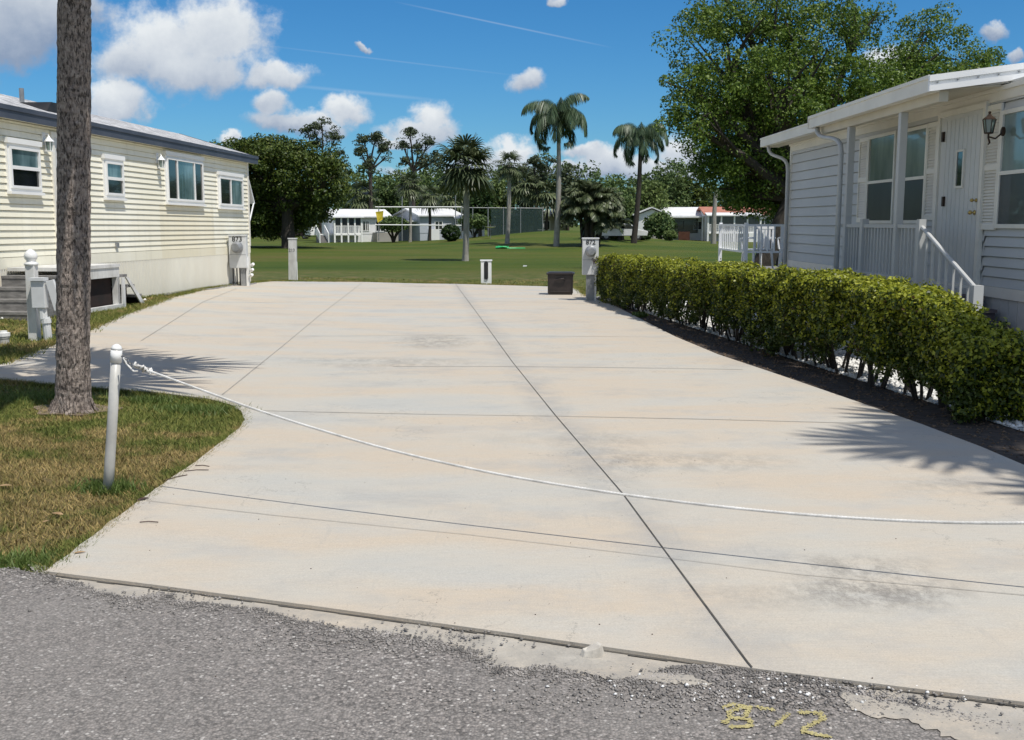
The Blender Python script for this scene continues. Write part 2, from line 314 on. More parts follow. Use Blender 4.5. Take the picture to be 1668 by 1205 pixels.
MT = dict(
    concrete=concrete_mat('concrete'), curb=concrete_mat('curb_concrete', 'curb'), asphalt=asphalt_mat(), lawn=lawn_mat('lawn'), blade=lawn_mat('grass_blade', True),
    joint=grime('joint_dirt', (.10, .095, .085), (.20, .19, .17), 12, .95, 0),
    jointf=grime('joint_worn', (.27, .255, .225), (.40, .375, .33), 9, .95, 0),
    edge=grime('edge_dirt', (.05, .047, .04), (.12, .11, .095), 14, .95, 0),
    soil=grime('dark_soil', (.022, .017, .014), (.075, .058, .047), 14, .95, .8, 60),
    soil2=grime('dry_bare_soil', (.13, .095, .065), (.28, .21, .15), 18, .95, .8, 60),
    rockbed=grime('white_rock_bed', (.35, .35, .34), (.8, .8, .78), 26, .9, .9, 40),
    stone_w=grime('white_stone', (.6, .6, .58), (.86, .85, .83), 9, .8, .4, 30),
    stone_g=grime('grey_stone', (.10, .095, .09), (.42, .39, .36), 14, .85, .5, 60),
    stone_c=grime('concrete_chunk', (.42, .39, .34), (.60, .56, .49), 14, .9, .5, 60),
    cream=grime('cream_vinyl', (.82, .78, .63), (.88, .85, .72), .55, .5, .05, 30, (1, 1, .5), lo=.4, hi=.6),
    cream_skirt=grime('cream_skirting', (.72, .69, .60), (.80, .78, .69), 1.2, .55, .05, 20, (1, 1, .3)),
    white=grime('white_vinyl', (.80, .80, .78), (.87, .87, .85), 1.2, .45, .03, 30),
    whited=grime('weathered_white_paint', (.52, .51, .48), (.76, .76, .74), 5, .6, .15, 60, (1, 1, .4)),
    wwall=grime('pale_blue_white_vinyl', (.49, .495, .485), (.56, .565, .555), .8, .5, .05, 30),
    wtrim=grime('ivory_white_trim', (.72, .69, .62), (.82, .79, .71), 2, .45, .04, 30),
    soffit=grime('beige_soffit', (.55, .50, .40), (.64, .59, .48), 1.5, .6, .05, 30),
    bright=grime('bright_white_aluminium', (.80, .81, .82), (.88, .88, .88), 2, .35, .03, 30),
    doorw=grime('door_paint', (.58, .58, .56), (.66, .66, .64), 1.5, .4, .03, 20),
    fascia=grime('slate_fascia', (.052, .062, .085), (.075, .086, .112), 2, .5, .05, 20),
    shingle=grime('pale_streaked_shingle', (.17, .17, .175), (.62, .62, .62), 4.5, .9, .6, 40, (.8, 2.2, 2.2), lo=.38, hi=.62),
    dark=grime('dark_metal', (.012, .012, .013), (.03, .028, .026), 4, .5, .1, 30),
    void_dark=grime('dark_void', (.010, .006, .005), (.03, .012, .009), 3, .9, .1, 20),
    bronze=grime('aged_bronze', (.035, .022, .015), (.075, .045, .03), 12, .45, .2, 60, metallic=.6),
    brass=grime('brass', (.5, .36, .12), (.7, .52, .2), 8, .25, 0, metallic=1),
    glass=glass_mat('dark_window_glass', (.008, .010, .013)),
    glassb=glass_mat('window_glass_sheer_curtain', (.05, .10, .11), .08, (.16, .25, .27)),
    glassg=glass_mat('window_glass_drawn_blind', (.15, .20, .18), .12, (.22, .28, .26)),
    screen=glass_mat('insect_screened_glass', (.022, .026, .028), .3, (.035, .04, .042)),
    galv=grime('galvanised_metal', (.22, .23, .24), (.36, .37, .38), 6, .45, .1, 40, metallic=.35),
    greywood=grime('weathered_grey_wood', (.13, .125, .12), (.27, .26, .25), 7, .8, .3, 40, (1, 1, 3)),
    meter=grime('grey_meter_enamel', (.58, .59, .59), (.70, .71, .71), 3, .4, .05, 40),
    pvc=grime('grey_white_pvc', (.42, .415, .385), (.54, .53, .495), 9, .4, .12, 90),
    pvcw=grime('white_pvc_cap', (.75, .75, .73), (.85, .85, .83), 6, .3, .03, 60),
    rope=grime('white_braided_rope', (.52, .51, .48), (.80, .79, .76), 14, .8, .6, 160),
    chain=grime('chain_steel', (.12, .12, .12), (.4, .4, .4), 30, .35, 0, metallic=.8),
    boxb=grime('black_brown_plastic', (.020, .015, .014), (.040, .030, .028), 5, .42, .15, 50),
    brick=grime('mauve_brown_step', (.09, .075, .085), (.15, .125, .135), 5, .85, .3, 40),
    bark=bark_mat('palm_bark', (.030, .022, .018), (.27, .215, .185), (.58, .49, .42), 14, 60),
    barkg=bark_mat('pale_palm_bark', (.16, .15, .13), (.26, .245, .22), (.36, .345, .31), 4, 10, False, .5),
    barkd=bark_mat('dark_bark', (.014, .012, .010), (.034, .028, .023), (.065, .055, .045), 4, 14, False, .6),
    yellow=grime('worn_yellow_paint', (.36, .31, .13), (.52, .46, .22), 30, .8, .4, 90),
    black=grime('black_lettering', (.012, .012, .012), (.02, .02, .02), 5, .5, 0),
    grey=grime('grey_lettering', (.16, .16, .16), (.24, .24, .24), 5, .5, 0),
    redroof=grime('faded_red_roof', (.34, .13, .085), (.48, .21, .15), 2, .85, .3, 20),
    whiteroof=grime('white_metal_roof', (.66, .67, .67), (.80, .80, .80), 1, .5, .05, 10),
    farwall=grime('far_white_wall', (.70, .71, .71), (.80, .80, .80), .8, .7, 0),
    farwallb=grime('far_bluish_wall', (.38, .41, .46), (.46, .49, .54), .8, .7, 0),
    farwallt=grime('far_taupe_wall', (.30, .28, .25), (.38, .36, .33), .8, .7, 0),
    green=grime('bright_green_plastic', (.02, .35, .10), (.04, .5, .17), 6, .5, 0),
    yflag=grime('yellow_cloth', (.55, .42, .02), (.75, .6, .06), 3, .7, 0),
    tyre=grime('tyre_rubber', (.012, .012, .012), (.02, .02, .02), 3, .8, 0),
    carpaint=grime('dark_car_paint', (.02, .012, .014), (.03, .02, .02), 3, .25, 0),
    carwhite=grime('white_car_paint', (.6, .6, .6), (.7, .7, .7), 3, .25, 0),
    deadleaf=grime('dead_leaf', (.28, .17, .08), (.45, .31, .17), 20, .7, .2, 60),
    deadleaf2=grime('old_litter', (.05, .032, .020), (.20, .14, .09), 40, .85, .2, 60),
    darkleaf=grime('dark_dead_leaf', (.035, .018, .014), (.08, .045, .03), 20, .7, .2, 60),
    oak=leafmat('oak_leaf', [(0.025, 0.059, 0.009), (0.069, 0.125, 0.019), (0.139, 0.215, 0.033), (0.227, 0.306, 0.058)], .34, .45, .8),
    ficus=leafmat('ficus_leaf', [(0.022, 0.043, 0.008), (0.062, 0.096, 0.016), (0.132, 0.162, 0.029)], .15, .5, .7),
    pine=leafmat('pine_needles', [(0.029, 0.049, 0.021), (0.062, 0.086, 0.039), (0.111, 0.130, 0.068)], .15, .6, .6),
    wood=leafmat('woodland_leaf', [(0.030, 0.063, 0.018), (0.075, 0.123, 0.036), (0.143, 0.195, 0.060)], .2, .6, .25),
    woodb=leafmat('light_woodland_leaf', [(0.056, 0.090, 0.022), (0.112, 0.163, 0.043), (0.188, 0.237, 0.073)], .2, .6, .25),
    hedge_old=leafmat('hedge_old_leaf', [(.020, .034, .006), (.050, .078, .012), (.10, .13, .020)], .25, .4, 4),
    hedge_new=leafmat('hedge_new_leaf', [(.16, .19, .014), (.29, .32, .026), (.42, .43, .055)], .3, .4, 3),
    hedge_rust=leafmat('hedge_rusty_leaf', [(.07, .04, .014), (.13, .08, .03), (.14, .12, .05)], .25, .4, 3),
    palm=leafmat('palm_frond', [(0.030, 0.048, 0.021), (0.081, 0.106, 0.048), (0.172, 0.196, 0.103)], .15, .4, 1.5),
    queen=leafmat('feather_frond', [(0.034, 0.066, 0.034), (0.074, 0.120, 0.062), (0.144, 0.192, 0.108)], .2, .4, 1.5),
    bluebush=leafmat('clipped_bush_leaf', [(.010, .028, .006), (.022, .050, .010), (.042, .078, .016)], .15, .5, 2),
    deadfrond=leafmat('dead_frond', [(.12, .085, .045), (.20, .15, .09), (.28, .21, .13)], .15, .7, 2),
    weed=leafmat('lush_weed', [(.075, .125, .026), (.12, .175, .04), (.17, .22, .065)], .3, .5, 3),
)
def mesh_screen():
    m, t, b = nt('green_windscreen_mesh')
    b.inputs['Base Color'].default_value = (.03, .06, .055, 1); b.inputs['Roughness'].default_value = .9
    tr = t.nodes.new('ShaderNodeBsdfTransparent'); mx = t.nodes.new('ShaderNodeMixShader'); mx.inputs[0].default_value = .55
    t.links.new(tr.outputs[0], mx.inputs[1]); t.links.new(b.outputs[0], mx.inputs[2]); t.links.new(mx.outputs[0], t.nodes['Material Output'].inputs[0])
    return m
MT['mesh'] = mesh_screen()
def age_cream():
    m = MT['cream']; t = m.node_tree; b = t.nodes['Principled BSDF']; src = b.inputs['Base Color'].links[0].from_socket
    sp = t.nodes.new('ShaderNodeSeparateXYZ'); t.links.new(geo(t), sp.inputs[0])
    n = mth(t, 'MULTIPLY', mth(t, 'SUBTRACT', tnoise(t, geo(t), 1.2, 4), .5), 1.2)
    f = mth(t, 'MULTIPLY', mth(t, 'MULTIPLY', mth(t, 'GREATER_THAN', sp.outputs[1], 24.1), mth(t, 'LESS_THAN', sp.outputs[1], 27.4)), mth(t, 'LESS_THAN', mth(t, 'ADD', sp.outputs[2], n), 2.0))
    c = mixc(t, mth(t, 'MULTIPLY', f, .5), src, (.74, .66, .46))
    st = tnoise(t, geo(t, (3, 3, .25)), 2.2, 5, .7)
    c = mixc(t, mth(t, 'MULTIPLY', rampn(t, st, [(.52, (0, 0, 0)), (.70, (1, 1, 1))]), .35), c, (.60, .57, .46))
    t.links.new(c, b.inputs['Base Color'])
age_cream()

# ------------------------------------------------------------------ object helpers
def T(o, label=None, cat=None, group=None, kind=None):
    if label: o['label'] = label
    if cat: o['category'] = cat
    if group: o['group'] = group
    if kind: o['kind'] = kind
    return o
def empty(name, loc, label, cat, group=None, rot=(0, 0, 0)):
    o = bpy.data.objects.new(name, None); C.objects.link(o); o.location = loc; o.rotation_euler = rot; o.empty_display_size = .2
    T(o, label, cat, group); return o
class MB:
    def __init__(s): s.v = []; s.f = []
    def add(s, vs_, fs):
        n = len(s.v); s.v += [tuple(p) for p in vs_]; s.f += [tuple(i+n for i in f) for f in fs]; return s
    def box(s, x0, x1, y0, y1, z0, z1, mat=None):
        vs_ = [Vector(p) for p in ((x0, y0, z0), (x1, y0, z0), (x1, y1, z0), (x0, y1, z0), (x0, y0, z1), (x1, y0, z1), (x1, y1, z1), (x0, y1, z1))]
        if mat is not None: vs_ = [mat@p for p in vs_]
        return s.add(vs_, [(0, 3, 2, 1), (4, 5, 6, 7), (0, 1, 5, 4), (1, 2, 6, 5), (2, 3, 7, 6), (3, 0, 4, 7)])
    def tube(s, pts, rad, n=8, caps=True, squash=1.0):
        pts = [Vector(p) for p in pts]
        if not hasattr(rad, '__len__'): rad = [rad]*len(pts)
        base = len(s.v); u = None
        for i, p in enumerate(pts):
            d = (pts[min(i+1, len(pts)-1)]-pts[max(i-1, 0)]).normalized()
            if u is None:
                u = d.cross(Vector((0, 0, 1)))
                if u.length < .05: u = Vector((1, 0, 0))
            u = (u-d*u.dot(d)).normalized(); w = d.cross(u)
            for k in range(n):
                a = 2*math.pi*k/n; s.v.append(tuple(p+(u*math.cos(a)+w*math.sin(a)*squash)*rad[i]))
        for i in range(len(pts)-1):
            for k in range(n):
                a = base+i*n+k; b = base+i*n+(k+1) % n; s.f.append((a, b, b+n, a+n))
        if caps:
            s.f.append(tuple(base+k for k in range(n-1, -1, -1))); e = base+(len(pts)-1)*n; s.f.append(tuple(e+k for k in range(n)))
        return s
    def prism(s, poly, axis, a, b):     # poly in the other two axes (order kept), extruded along axis from a to b
        def mk(p, t): return {'x': (t, p[0], p[1]), 'y': (p[0], t, p[1]), 'z': (p[0], p[1], t)}[axis]
        n = len(poly); vs_ = [mk(p, a) for p in poly]+[mk(p, b) for p in poly]
        fs = [tuple(range(n-1, -1, -1)), tuple(range(n, 2*n))]+[(i, (i+1) % n, n+(i+1) % n, n+i) for i in range(n)]
        return s.add(vs_, fs)
    def lathe(s, prof, c=(0, 0, 0), n=16):
        base = len(s.v)
        for (r, z) in prof:
            for k in range(n):
                a = 2*math.pi*k/n; s.v.append((c[0]+r*math.cos(a), c[1]+r*math.sin(a), c[2]+z))
        for i in range(len(prof)-1):
            for k in range(n):
                a = base+i*n+k; b = base+i*n+(k+1) % n; s.f.append((a, b, b+n, a+n))
        s.f.append(tuple(base+k for k in range(n-1, -1, -1))); e = base+(len(prof)-1)*n; s.f.append(tuple(e+k for k in range(n)))
        return s
    def build(s, name, m, parent=None, smooth=False, bevel=0):
        me = bpy.data.meshes.new(name); me.from_pydata(s.v, [], s.f)
        bm = bmesh.new(); bm.from_mesh(me); bmesh.ops.recalc_face_normals(bm, faces=bm.faces); bm.to_mesh(me); bm.free()
        me.materials.append(MT[m]); o = bpy.data.objects.new(name, me); C.objects.link(o); o.parent = parent
        if smooth: me.polygons.foreach_set('use_smooth', [True]*len(me.polygons))
        if bevel:
            b = o.modifiers.new('bevel', 'BEVEL'); b.width = bevel; b.segments = 2; b.limit_method = 'ANGLE'
        return o
def npmesh(name, V, F, m, parent=None):
    me = bpy.data.meshes.new(name); k = F.shape[1]; nf = F.shape[0]
    me.vertices.add(len(V)); me.vertices.foreach_set('co', np.asarray(V, dtype=np.float32).ravel())
    me.loops.add(nf*k); me.loops.foreach_set('vertex_index', F.astype(np.int32).ravel())
    me.polygons.add(nf); me.polygons.foreach_set('loop_start', np.arange(0, nf*k, k, dtype=np.int32))
    me.update(calc_edges=True)
    me.materials.append(MT[m]); o = bpy.data.objects.new(name, me); C.objects.link(o); o.parent = parent
    return o
def text_mesh(s, size, m, parent, name, mat, extrude=.003, offset=.0):
    cu = bpy.data.curves.new(name, 'FONT'); cu.body = s; cu.size = size; cu.extrude = extrude; cu.align_x = 'CENTER'; cu.offset = offset; cu.resolution_u = 3
    to = bpy.data.objects.new(name+'_c', cu); C.objects.link(to)
    dg = bpy.context.evaluated_depsgraph_get(); me = bpy.data.meshes.new_from_object(to.evaluated_get(dg))
    bpy.data.objects.remove(to); me.materials.clear(); me.materials.append(MT[m]); me.transform(mat)
    o = bpy.data.objects.new(name, me); C.objects.link(o); o.parent = parent; return o

def sheet(name, pts, off, m, grid=.6, side=0.0, kind='structure', jag=0, seed=1):
    """a ground sheet with a plan outline, laid on the terrain"""
    rnd = random.Random(seed)
    pts = [(p[0], p[1]) for p in pts]
    bm = bmesh.new(); bvs = [bm.verts.new((p[0], p[1], 0)) for p in pts]
    bm.faces.new(bvs)
    xs = [p[0] for p in pts]; ys = [p[1] for p in pts]
    for ax, lo, hi in ((0, min(xs), max(xs)), (1, min(ys), max(ys))):
        n = int((hi-lo)/grid)
        for i in range(1, n+1):
            co = [0, 0, 0]; no = [0, 0, 0]; co[ax] = lo+i*grid; no[ax] = 1
            bmesh.ops.bisect_plane(bm, geom=bm.verts[:]+bm.edges[:]+bm.faces[:], plane_co=co, plane_no=no)
    bmesh.ops.triangulate(bm, faces=bm.faces[:])
    for v in bm.verts: v.co.z = zf(v.co.x, v.co.y)+off
    if side:
        ed = [e for e in bm.edges if e.is_boundary]
        r = bmesh.ops.extrude_edge_only(bm, edges=ed)
        for g in r['geom']:
            if isinstance(g, bmesh.types.BMVert): g.co.z -= side
    bmesh.ops.recalc_face_normals(bm, faces=bm.faces[:])
    me = bpy.data.meshes.new(name); bm.to_mesh(me); bm.free(); me.materials.append(MT[m])
    up = sum(p.normal.z*p.area for p in me.polygons)
    if up < 0: me.flip_normals()
    o = bpy.data.objects.new(name, me); C.objects.link(o); o['kind'] = kind; return o
def jagged(pxs, step, amp, off, seed):
    rnd = random.Random(seed); W = [G(*p, off) for p in pxs]; out = []
    for a, b in zip(W[:-1], W[1:]):
        n = max(1, int((b-a).length/step))
        for i in range(n):
            p = a.lerp(b, i/n); d = (b-a).normalized(); k = rnd.gauss(0, amp); out.append(Vector((p.x-d.y*k, p.y+d.x*k, 0)))
    out.append(W[-1]); return out

# ------------------------------------------------------------------ ground
def terrain():
    xs = np.concatenate([-np.geomspace(16, 420, 40)[::-1], np.arange(-15.5, 15.6, .5), np.geomspace(16, 420, 40)])
    ys = np.concatenate([np.linspace(-60, 0, 16)[:-1], np.arange(0, 44, .5), np.geomspace(44, 900, 90)])
    V = np.array([(x, y, zf(x, y)) for y in ys for x in xs]); nx = len(xs)
    i, j = np.meshgrid(np.arange(nx-1), np.arange(len(ys)-1)); a = (j*nx+i).ravel()
    o = npmesh('lawn', V, np.stack([a, a+1, a+1+nx, a+nx], 1), 'lawn'); o['kind'] = 'structure'
    o.data.polygons.foreach_set('use_smooth', [True]*len(o.data.polygons))
terrain()
SL = .035
LEFT_LO = [(75, 930), (130, 888), (180, 850), (232, 812), (275, 780), (330, 742), (372, 710), (390, 697), (397, 683), (390, 668), (372, 657), (335, 648), (250, 638), (150, 630), (87, 625), (0, 616), (-45, 611)]
LEFT_UP = [(0, 594), (96, 557), (150, 535), (200, 513), (245, 497), (275, 485), (330, 472), (385, 463), (440, 458), (480, 457)]
BACK = [(600, 459), (742, 462), (890, 466), (940, 469)]
RIGHT = [(958, 483), (1000, 497), (1045, 520), (1100, 548), (1170, 577), (1260, 607), (1400, 655), (1500, 690), (1600, 728), (1668, 757), (1800, 812), (2050, 920)]
FRONT = [(2050, 1190), (1668, 1143), (1225, 1088), (840, 1032), (500, 985), (250, 952)]
def jit(pxs, amp, seed):
    return jagged(pxs, .12, amp, SL, seed)[:-1]
slab_pts = jit(LEFT_LO+[LEFT_UP[0]], .006, 3)+jit(LEFT_UP+[BACK[0]], .008, 4)+[G(*p, SL) for p in BACK+RIGHT+FRONT]
sheet('driveway', slab_pts, SL, 'concrete', .6, .12)
# concrete gutter strip, then the asphalt road lapping onto it, then thin old patches
gut = [G(*p, .002) for p in ((40, 929), (75, 932), (250, 954), (500, 987), (840, 1034), (1225, 1090), (1668, 1145), (2200, 1212), (2200, 1290), (1668, 1255), (1225, 1180), (840, 1120), (300, 1010), (80, 965))]
sheet('gutter_strip', [(g.x, g.y+.03 if i < 8 else g.y) for i, g in enumerate(gut)], .022, 'curb', .5)
RE = [(-900, 865), (-300, 890), (0, 924), (60, 934), (90, 943), (130, 950), (171, 968), (225, 974), (262, 965), (300, 980), (352, 984), (420, 992), (453, 1003), (500, 1012), (554, 1023), (620, 1030), (685, 1040), (745, 1056), (775, 1062), (806, 1086), (850, 1092),
      (880, 1084), (915, 1090), (960, 1100), (1014, 1110), (1050, 1100), (1078, 1098), (1100, 1086), (1158, 1084), (1225, 1092), (1297, 1100), (1350, 1112), (1406, 1128), (1460, 1140), (1525, 1155), (1600, 1172), (1668, 1190), (1900, 1240)]
rd = jagged(RE, .03, .011, .027, 11)
rd2 = [Vector((p.x, p.y, 0)) for p in rd]
sheet('road', rd2+[(9, 1.2), (9, -9), (-14, -9), (-14, 8)], .027, 'asphalt', .5)
def patch(name, pxs, seed, off=.0305): sheet(name, jagged(pxs+[pxs[0]], .016, .008, off, seed)[:-1], off, 'curb', .3)
patch('concrete_patch', [(1370, 1133), (1382, 1126), (1400, 1133), (1440, 1141), (1500, 1152), (1560, 1162), (1668, 1178), (1760, 1200), (1760, 1290), (1580, 1215), (1520, 1190), (1480, 1172), (1420, 1166), (1388, 1156)], 21)
patch('concrete_patch', [(1040, 1100), (1075, 1096), (1130, 1100), (1165, 1112), (1150, 1118), (1100, 1112), (1060, 1110)], 22)
patch('concrete_patch', [(950, 1094), (975, 1088), (1010, 1094), (1018, 1104), (985, 1106)], 23)
# soil strip under the hedge and the white rock bed by the right house
soil = [G(*p) for p in ((930, 466), (958, 485), (1000, 499), (1045, 522), (1100, 550), (1170, 579), (1260, 609), (1400, 657), (1500, 692), (1600, 730), (1668, 759), (1800, 814), (2050, 925))]
def hx(D): return 2.56+.102*(18.4-D)          # front foot line of the hedge
sheet('planting_bed', [(p.x-.02, p.y) for p in soil]+[(hx(y)+.42+.08*math.sin(y*3), y) for y in np.arange(4.0, 27, .5)], .010, 'soil', .8)
sheet('rock_bed', [(hx(y)+.30, y) for y in np.arange(4.0, 26.6, .5)]+[(5.6, 26.6), (5.6, 4)], .016, 'rockbed', .8)

# joints tooled into the driveway: thin dirt-filled lines
def joint(pxs, w, m='jointf', name='driveway_joint'):
    W = [G(*p, SL) for p in pxs]; mb = MB()
    pts = []
    for a, b in zip(W[:-1], W[1:]):
        n = max(1, int((b-a).length/.4))
        pts += [a.lerp(b, i/n) for i in range(n)]
    pts.append(W[-1])
    rnd = random.Random(len(pts))
    vs_ = []
    for i, p in enumerate(pts):
        d = (pts[min(i+1, len(pts)-1)]-pts[max(i-1, 0)]); d.z = 0; d.normalize(); n = Vector((-d.y, d.x, 0)); ww = w*(.8+.4*rnd.random())/2
        z = zf(p.x, p.y)+SL+.004
        vs_ += [(p.x+n.x*ww, p.y+n.y*ww, z), (p.x-n.x*ww, p.y-n.y*ww, z)]
    mb.add(vs_, [(2*i, 2*i+1, 2*i+3, 2*i+2) for i in range(len(pts)-1)])
    o = mb.build(name, m); o['kind'] = 'structure'
joint([(742, 462), (775, 507), (835, 590), (905, 677), (1015, 805), (1085, 900), (1218, 1080), (1225, 1088)], .0065, 'edge')
joint([(590, 460), (520, 514), (460, 564), (362, 643)], .014)
joint([(385, 470), (330, 492), (230, 555)], .014)
joint([(640, 597), (840, 597), (1100, 600), (1210, 602)], .018)
joint([(425, 669), (700, 675), (905, 678), (1150, 683), (1450, 691)], .013)
joint([(240, 816), (440, 839), (760, 871), (1085, 909), (1300, 936), (1668, 970), (1800, 985)], .0045)
joint([(330, 492), (560, 493), (800, 491), (990, 495)], .022)
joint([(450, 547), (700, 546), (1090, 549)], .016)
# dark gap between driveway edge and gutter strip
mb = MB(); W = [G(*p, SL) for p in ((75, 931), (250, 953), (500, 986), (840, 1033), (1225, 1089), (1668, 1144), (2050, 1191))]
for a, b in zip(W[:-1], W[1:]):
    n = 6
    for i in range(n):
        p, q = a.lerp(b, i/n), a.lerp(b, (i+1)/n)
        d = (q-p).normalized(); nn = Vector((d.y, -d.x, 0)); w1 = .013+.005*math.sin(i*2.1+p.x*3)
        mb.add([p+nn*.0015, q+nn*.0015, q+nn*w1, p+nn*w1], [(0, 1, 2, 3)])
mb.v = [(x, y, zf(x, y)+.0255) for (x, y, z) in mb.v]
mb.build('edge_gap', 'edge')['kind'] = 'structure'

# ------------------------------------------------------------------ left cream mobile home
LD0 = 17.75
lp0 = P(0, HZ, LD0)
ldir = Vector((.0878, 1, -.0058)).normalized(); lout = Vector((1, -.0878, 0)).normalized(); lup = ldir.cross(-lout); lup = lout.cross(ldir)
if lup.z < 0: lup = -lup
# local axes: x along the wall going away from the camera, y outwards, z up  (x × y must be z: flip handled by using -out as +y)
LM = Matrix((( ldir.x, -lout.x, lup.x, lp0.x), (ldir.y, -lout.y, lup.y, lp0.y), (ldir.z, -lout.z, lup.z, 0.0), (0, 0, 0, 1)))
LMi = LM.inverted()
def onplane(px, py, Mi, yoff=0.0):
    o = Mi@Vector((0, 0, CAMZ)); d = Mi.to_3x3()@raydir(px, py); t = (yoff-o.y)/d.y; p = o+d*t; return p.x, p.z
def LW(px, py, yoff=0.0): return onplane(px, py, LMi, yoff)      # outward is -y in this frame
lh = empty('mobile_home', LM.translation, 'cream mobile home with clapboard siding, slate fascia and ribbed skirting, left of the driveway', 'mobile home')
lh.matrix_world = LM
U0 = -7.0; U1 = LW(404, 330)[0]
zb = LW(0, 439)[1]; zt = LW(0, 192)[1]
HW = 4.2
def siding(mb, u0, u1, z0, z1, lap, depth, sgn=-1):
    z = z0
    while z < z1-1e-3:
        h = min(lap, z1-z); d1 = depth*h/lap
        a_, b_ = sgn*(depth-d1*.9), sgn*(-.018)
        mb.add([(u0, b_, z), (u1, b_, z), (u1, sgn*depth, z), (u0, sgn*depth, z), (u1, a_, z+h-.012), (u0, a_, z+h-.012), (u1, b_, z+h-.012), (u0, b_, z+h-.012), (u1, b_, z+h), (u0, b_, z+h)],
               [(0, 1, 2, 3), (3, 2, 4, 5), (5, 4, 6, 7), (7, 6, 8, 9)])
        z += lap
mb = MB(); mb.box(U0, U1, .02, HW, zb, zt+.02); siding(mb, U0, U1-.07, zb+.20, zt, .1125, .023); mb.build('siding', 'cream', lh)
mb = MB(); mb.box(U0, U1, -.03, .019, zb, zb+.19); mb.build('base_trim', 'cream', lh); mb = MB(); mb.box(U1-.075, U1+.03, -.035, 0, zb+.195, zt); mb.box(U1+.001, U1+.03, .001, .1, zb, zt); mb.build('trim', 'wtrim', lh)
# skirting, corrugated
mb = MB(); n = int((U1-U0)/.075)
for i in range(n):
    a = U0+i*.075
    g0 = -1.4
    mb.add([(a, -.005, g0), (a+.03, -.005, g0), (a+.038, -.035, g0), (a+.067, -.035, g0), (a+.075, -.005, g0), (a, -.005, zb-.001), (a+.03, -.005, zb-.001), (a+.038, -.035, zb-.001), (a+.067, -.035, zb-.001), (a+.075, -.005, zb-.001)],
           [(0, 1, 6, 5), (1, 2, 7, 6), (2, 3, 8, 7), (3, 4, 9, 8)])
mb.box(U1-.02, U1+.0, .0, HW, -1.4, zb-.001)
mb.build('skirting', 'cream_skirt', lh)
# roof
ft = LW(0, 172)[1]; fb_ = LW(0, 193)[1]
OV = .14; rh = ft+.66; cen = HW/2
mb = MB()
for s in (0, 1):
    y0 = -OV if s == 0 else HW+OV
    mb.add([(U0-.3, y0, ft), (U1+.45, y0, ft), (U1+.45, cen, rh), (U0-.3, cen, rh), (U0-.3, y0, ft-.05), (U1+.45, y0, ft-.05), (U1+.45, cen, rh-.05), (U0-.3, cen, rh-.05)],
           [(0, 1, 2, 3), (7, 6, 5, 4), (0, 4, 5, 1), (1, 5, 6, 2), (3, 7, 4, 0)])
roof = mb.build('roof', 'shingle', lh)
mb = MB(); mb.box(U0-.3, U1+.47, -OV-.03, -OV-.002, fb_, ft+.004)
mb.box(U0-.3, U1+.47, -OV-.05, -OV-.032, ft-.07, ft+.008)
mb.add([(U1+.452, -OV, ft-.16), (U1+.452, cen, rh-.16), (U1+.452, cen, rh+.01), (U1+.452, -OV, ft+.01), (U1+.47, -OV, ft-.16), (U1+.47, cen, rh-.16), (U1+.47, cen, rh+.01), (U1+.47, -OV, ft+.01)], [(0, 1, 2, 3), (7, 6, 5, 4), (0, 4, 5, 1), (3, 2, 6, 7)])
mb.build('fascia', 'fascia', lh)
mb = MB(); mb.box(U0-.3, U1+.45, -OV, -.028, zt-.0, zt+.012); mb.build('soffit', 'cream', lh)
def rooflocal(px, py):
    # point on the near roof slope seen at a pixel
    o = LMi@Vector((0, 0, CAMZ)); d = LMi.to_3x3()@raydir(px, py); k = (rh-ft)/(cen+OV)
    t = (ft+k*(o.y+OV)-o.z)/(d.z-k*d.y); return o+d*t
q = rooflocal(36, 166); mb = MB(); mb.tube([(q.x, q.y, q.z-.1), (q.x, q.y, q.z+.26)], .045, 10); mb.build('vent_pipe', 'galv', roof)
q = rooflocal(85, 182); mb = MB(); mb.prism([(q.x-.45, q.z-.1), (q.x-.2, q.z+.16), (q.x+1.0, q.z+.16), (q.x+1.2, q.z-.1)], 'y', q.y-.1, q.y+.6); mb.build('roof_vent', 'dark', roof)
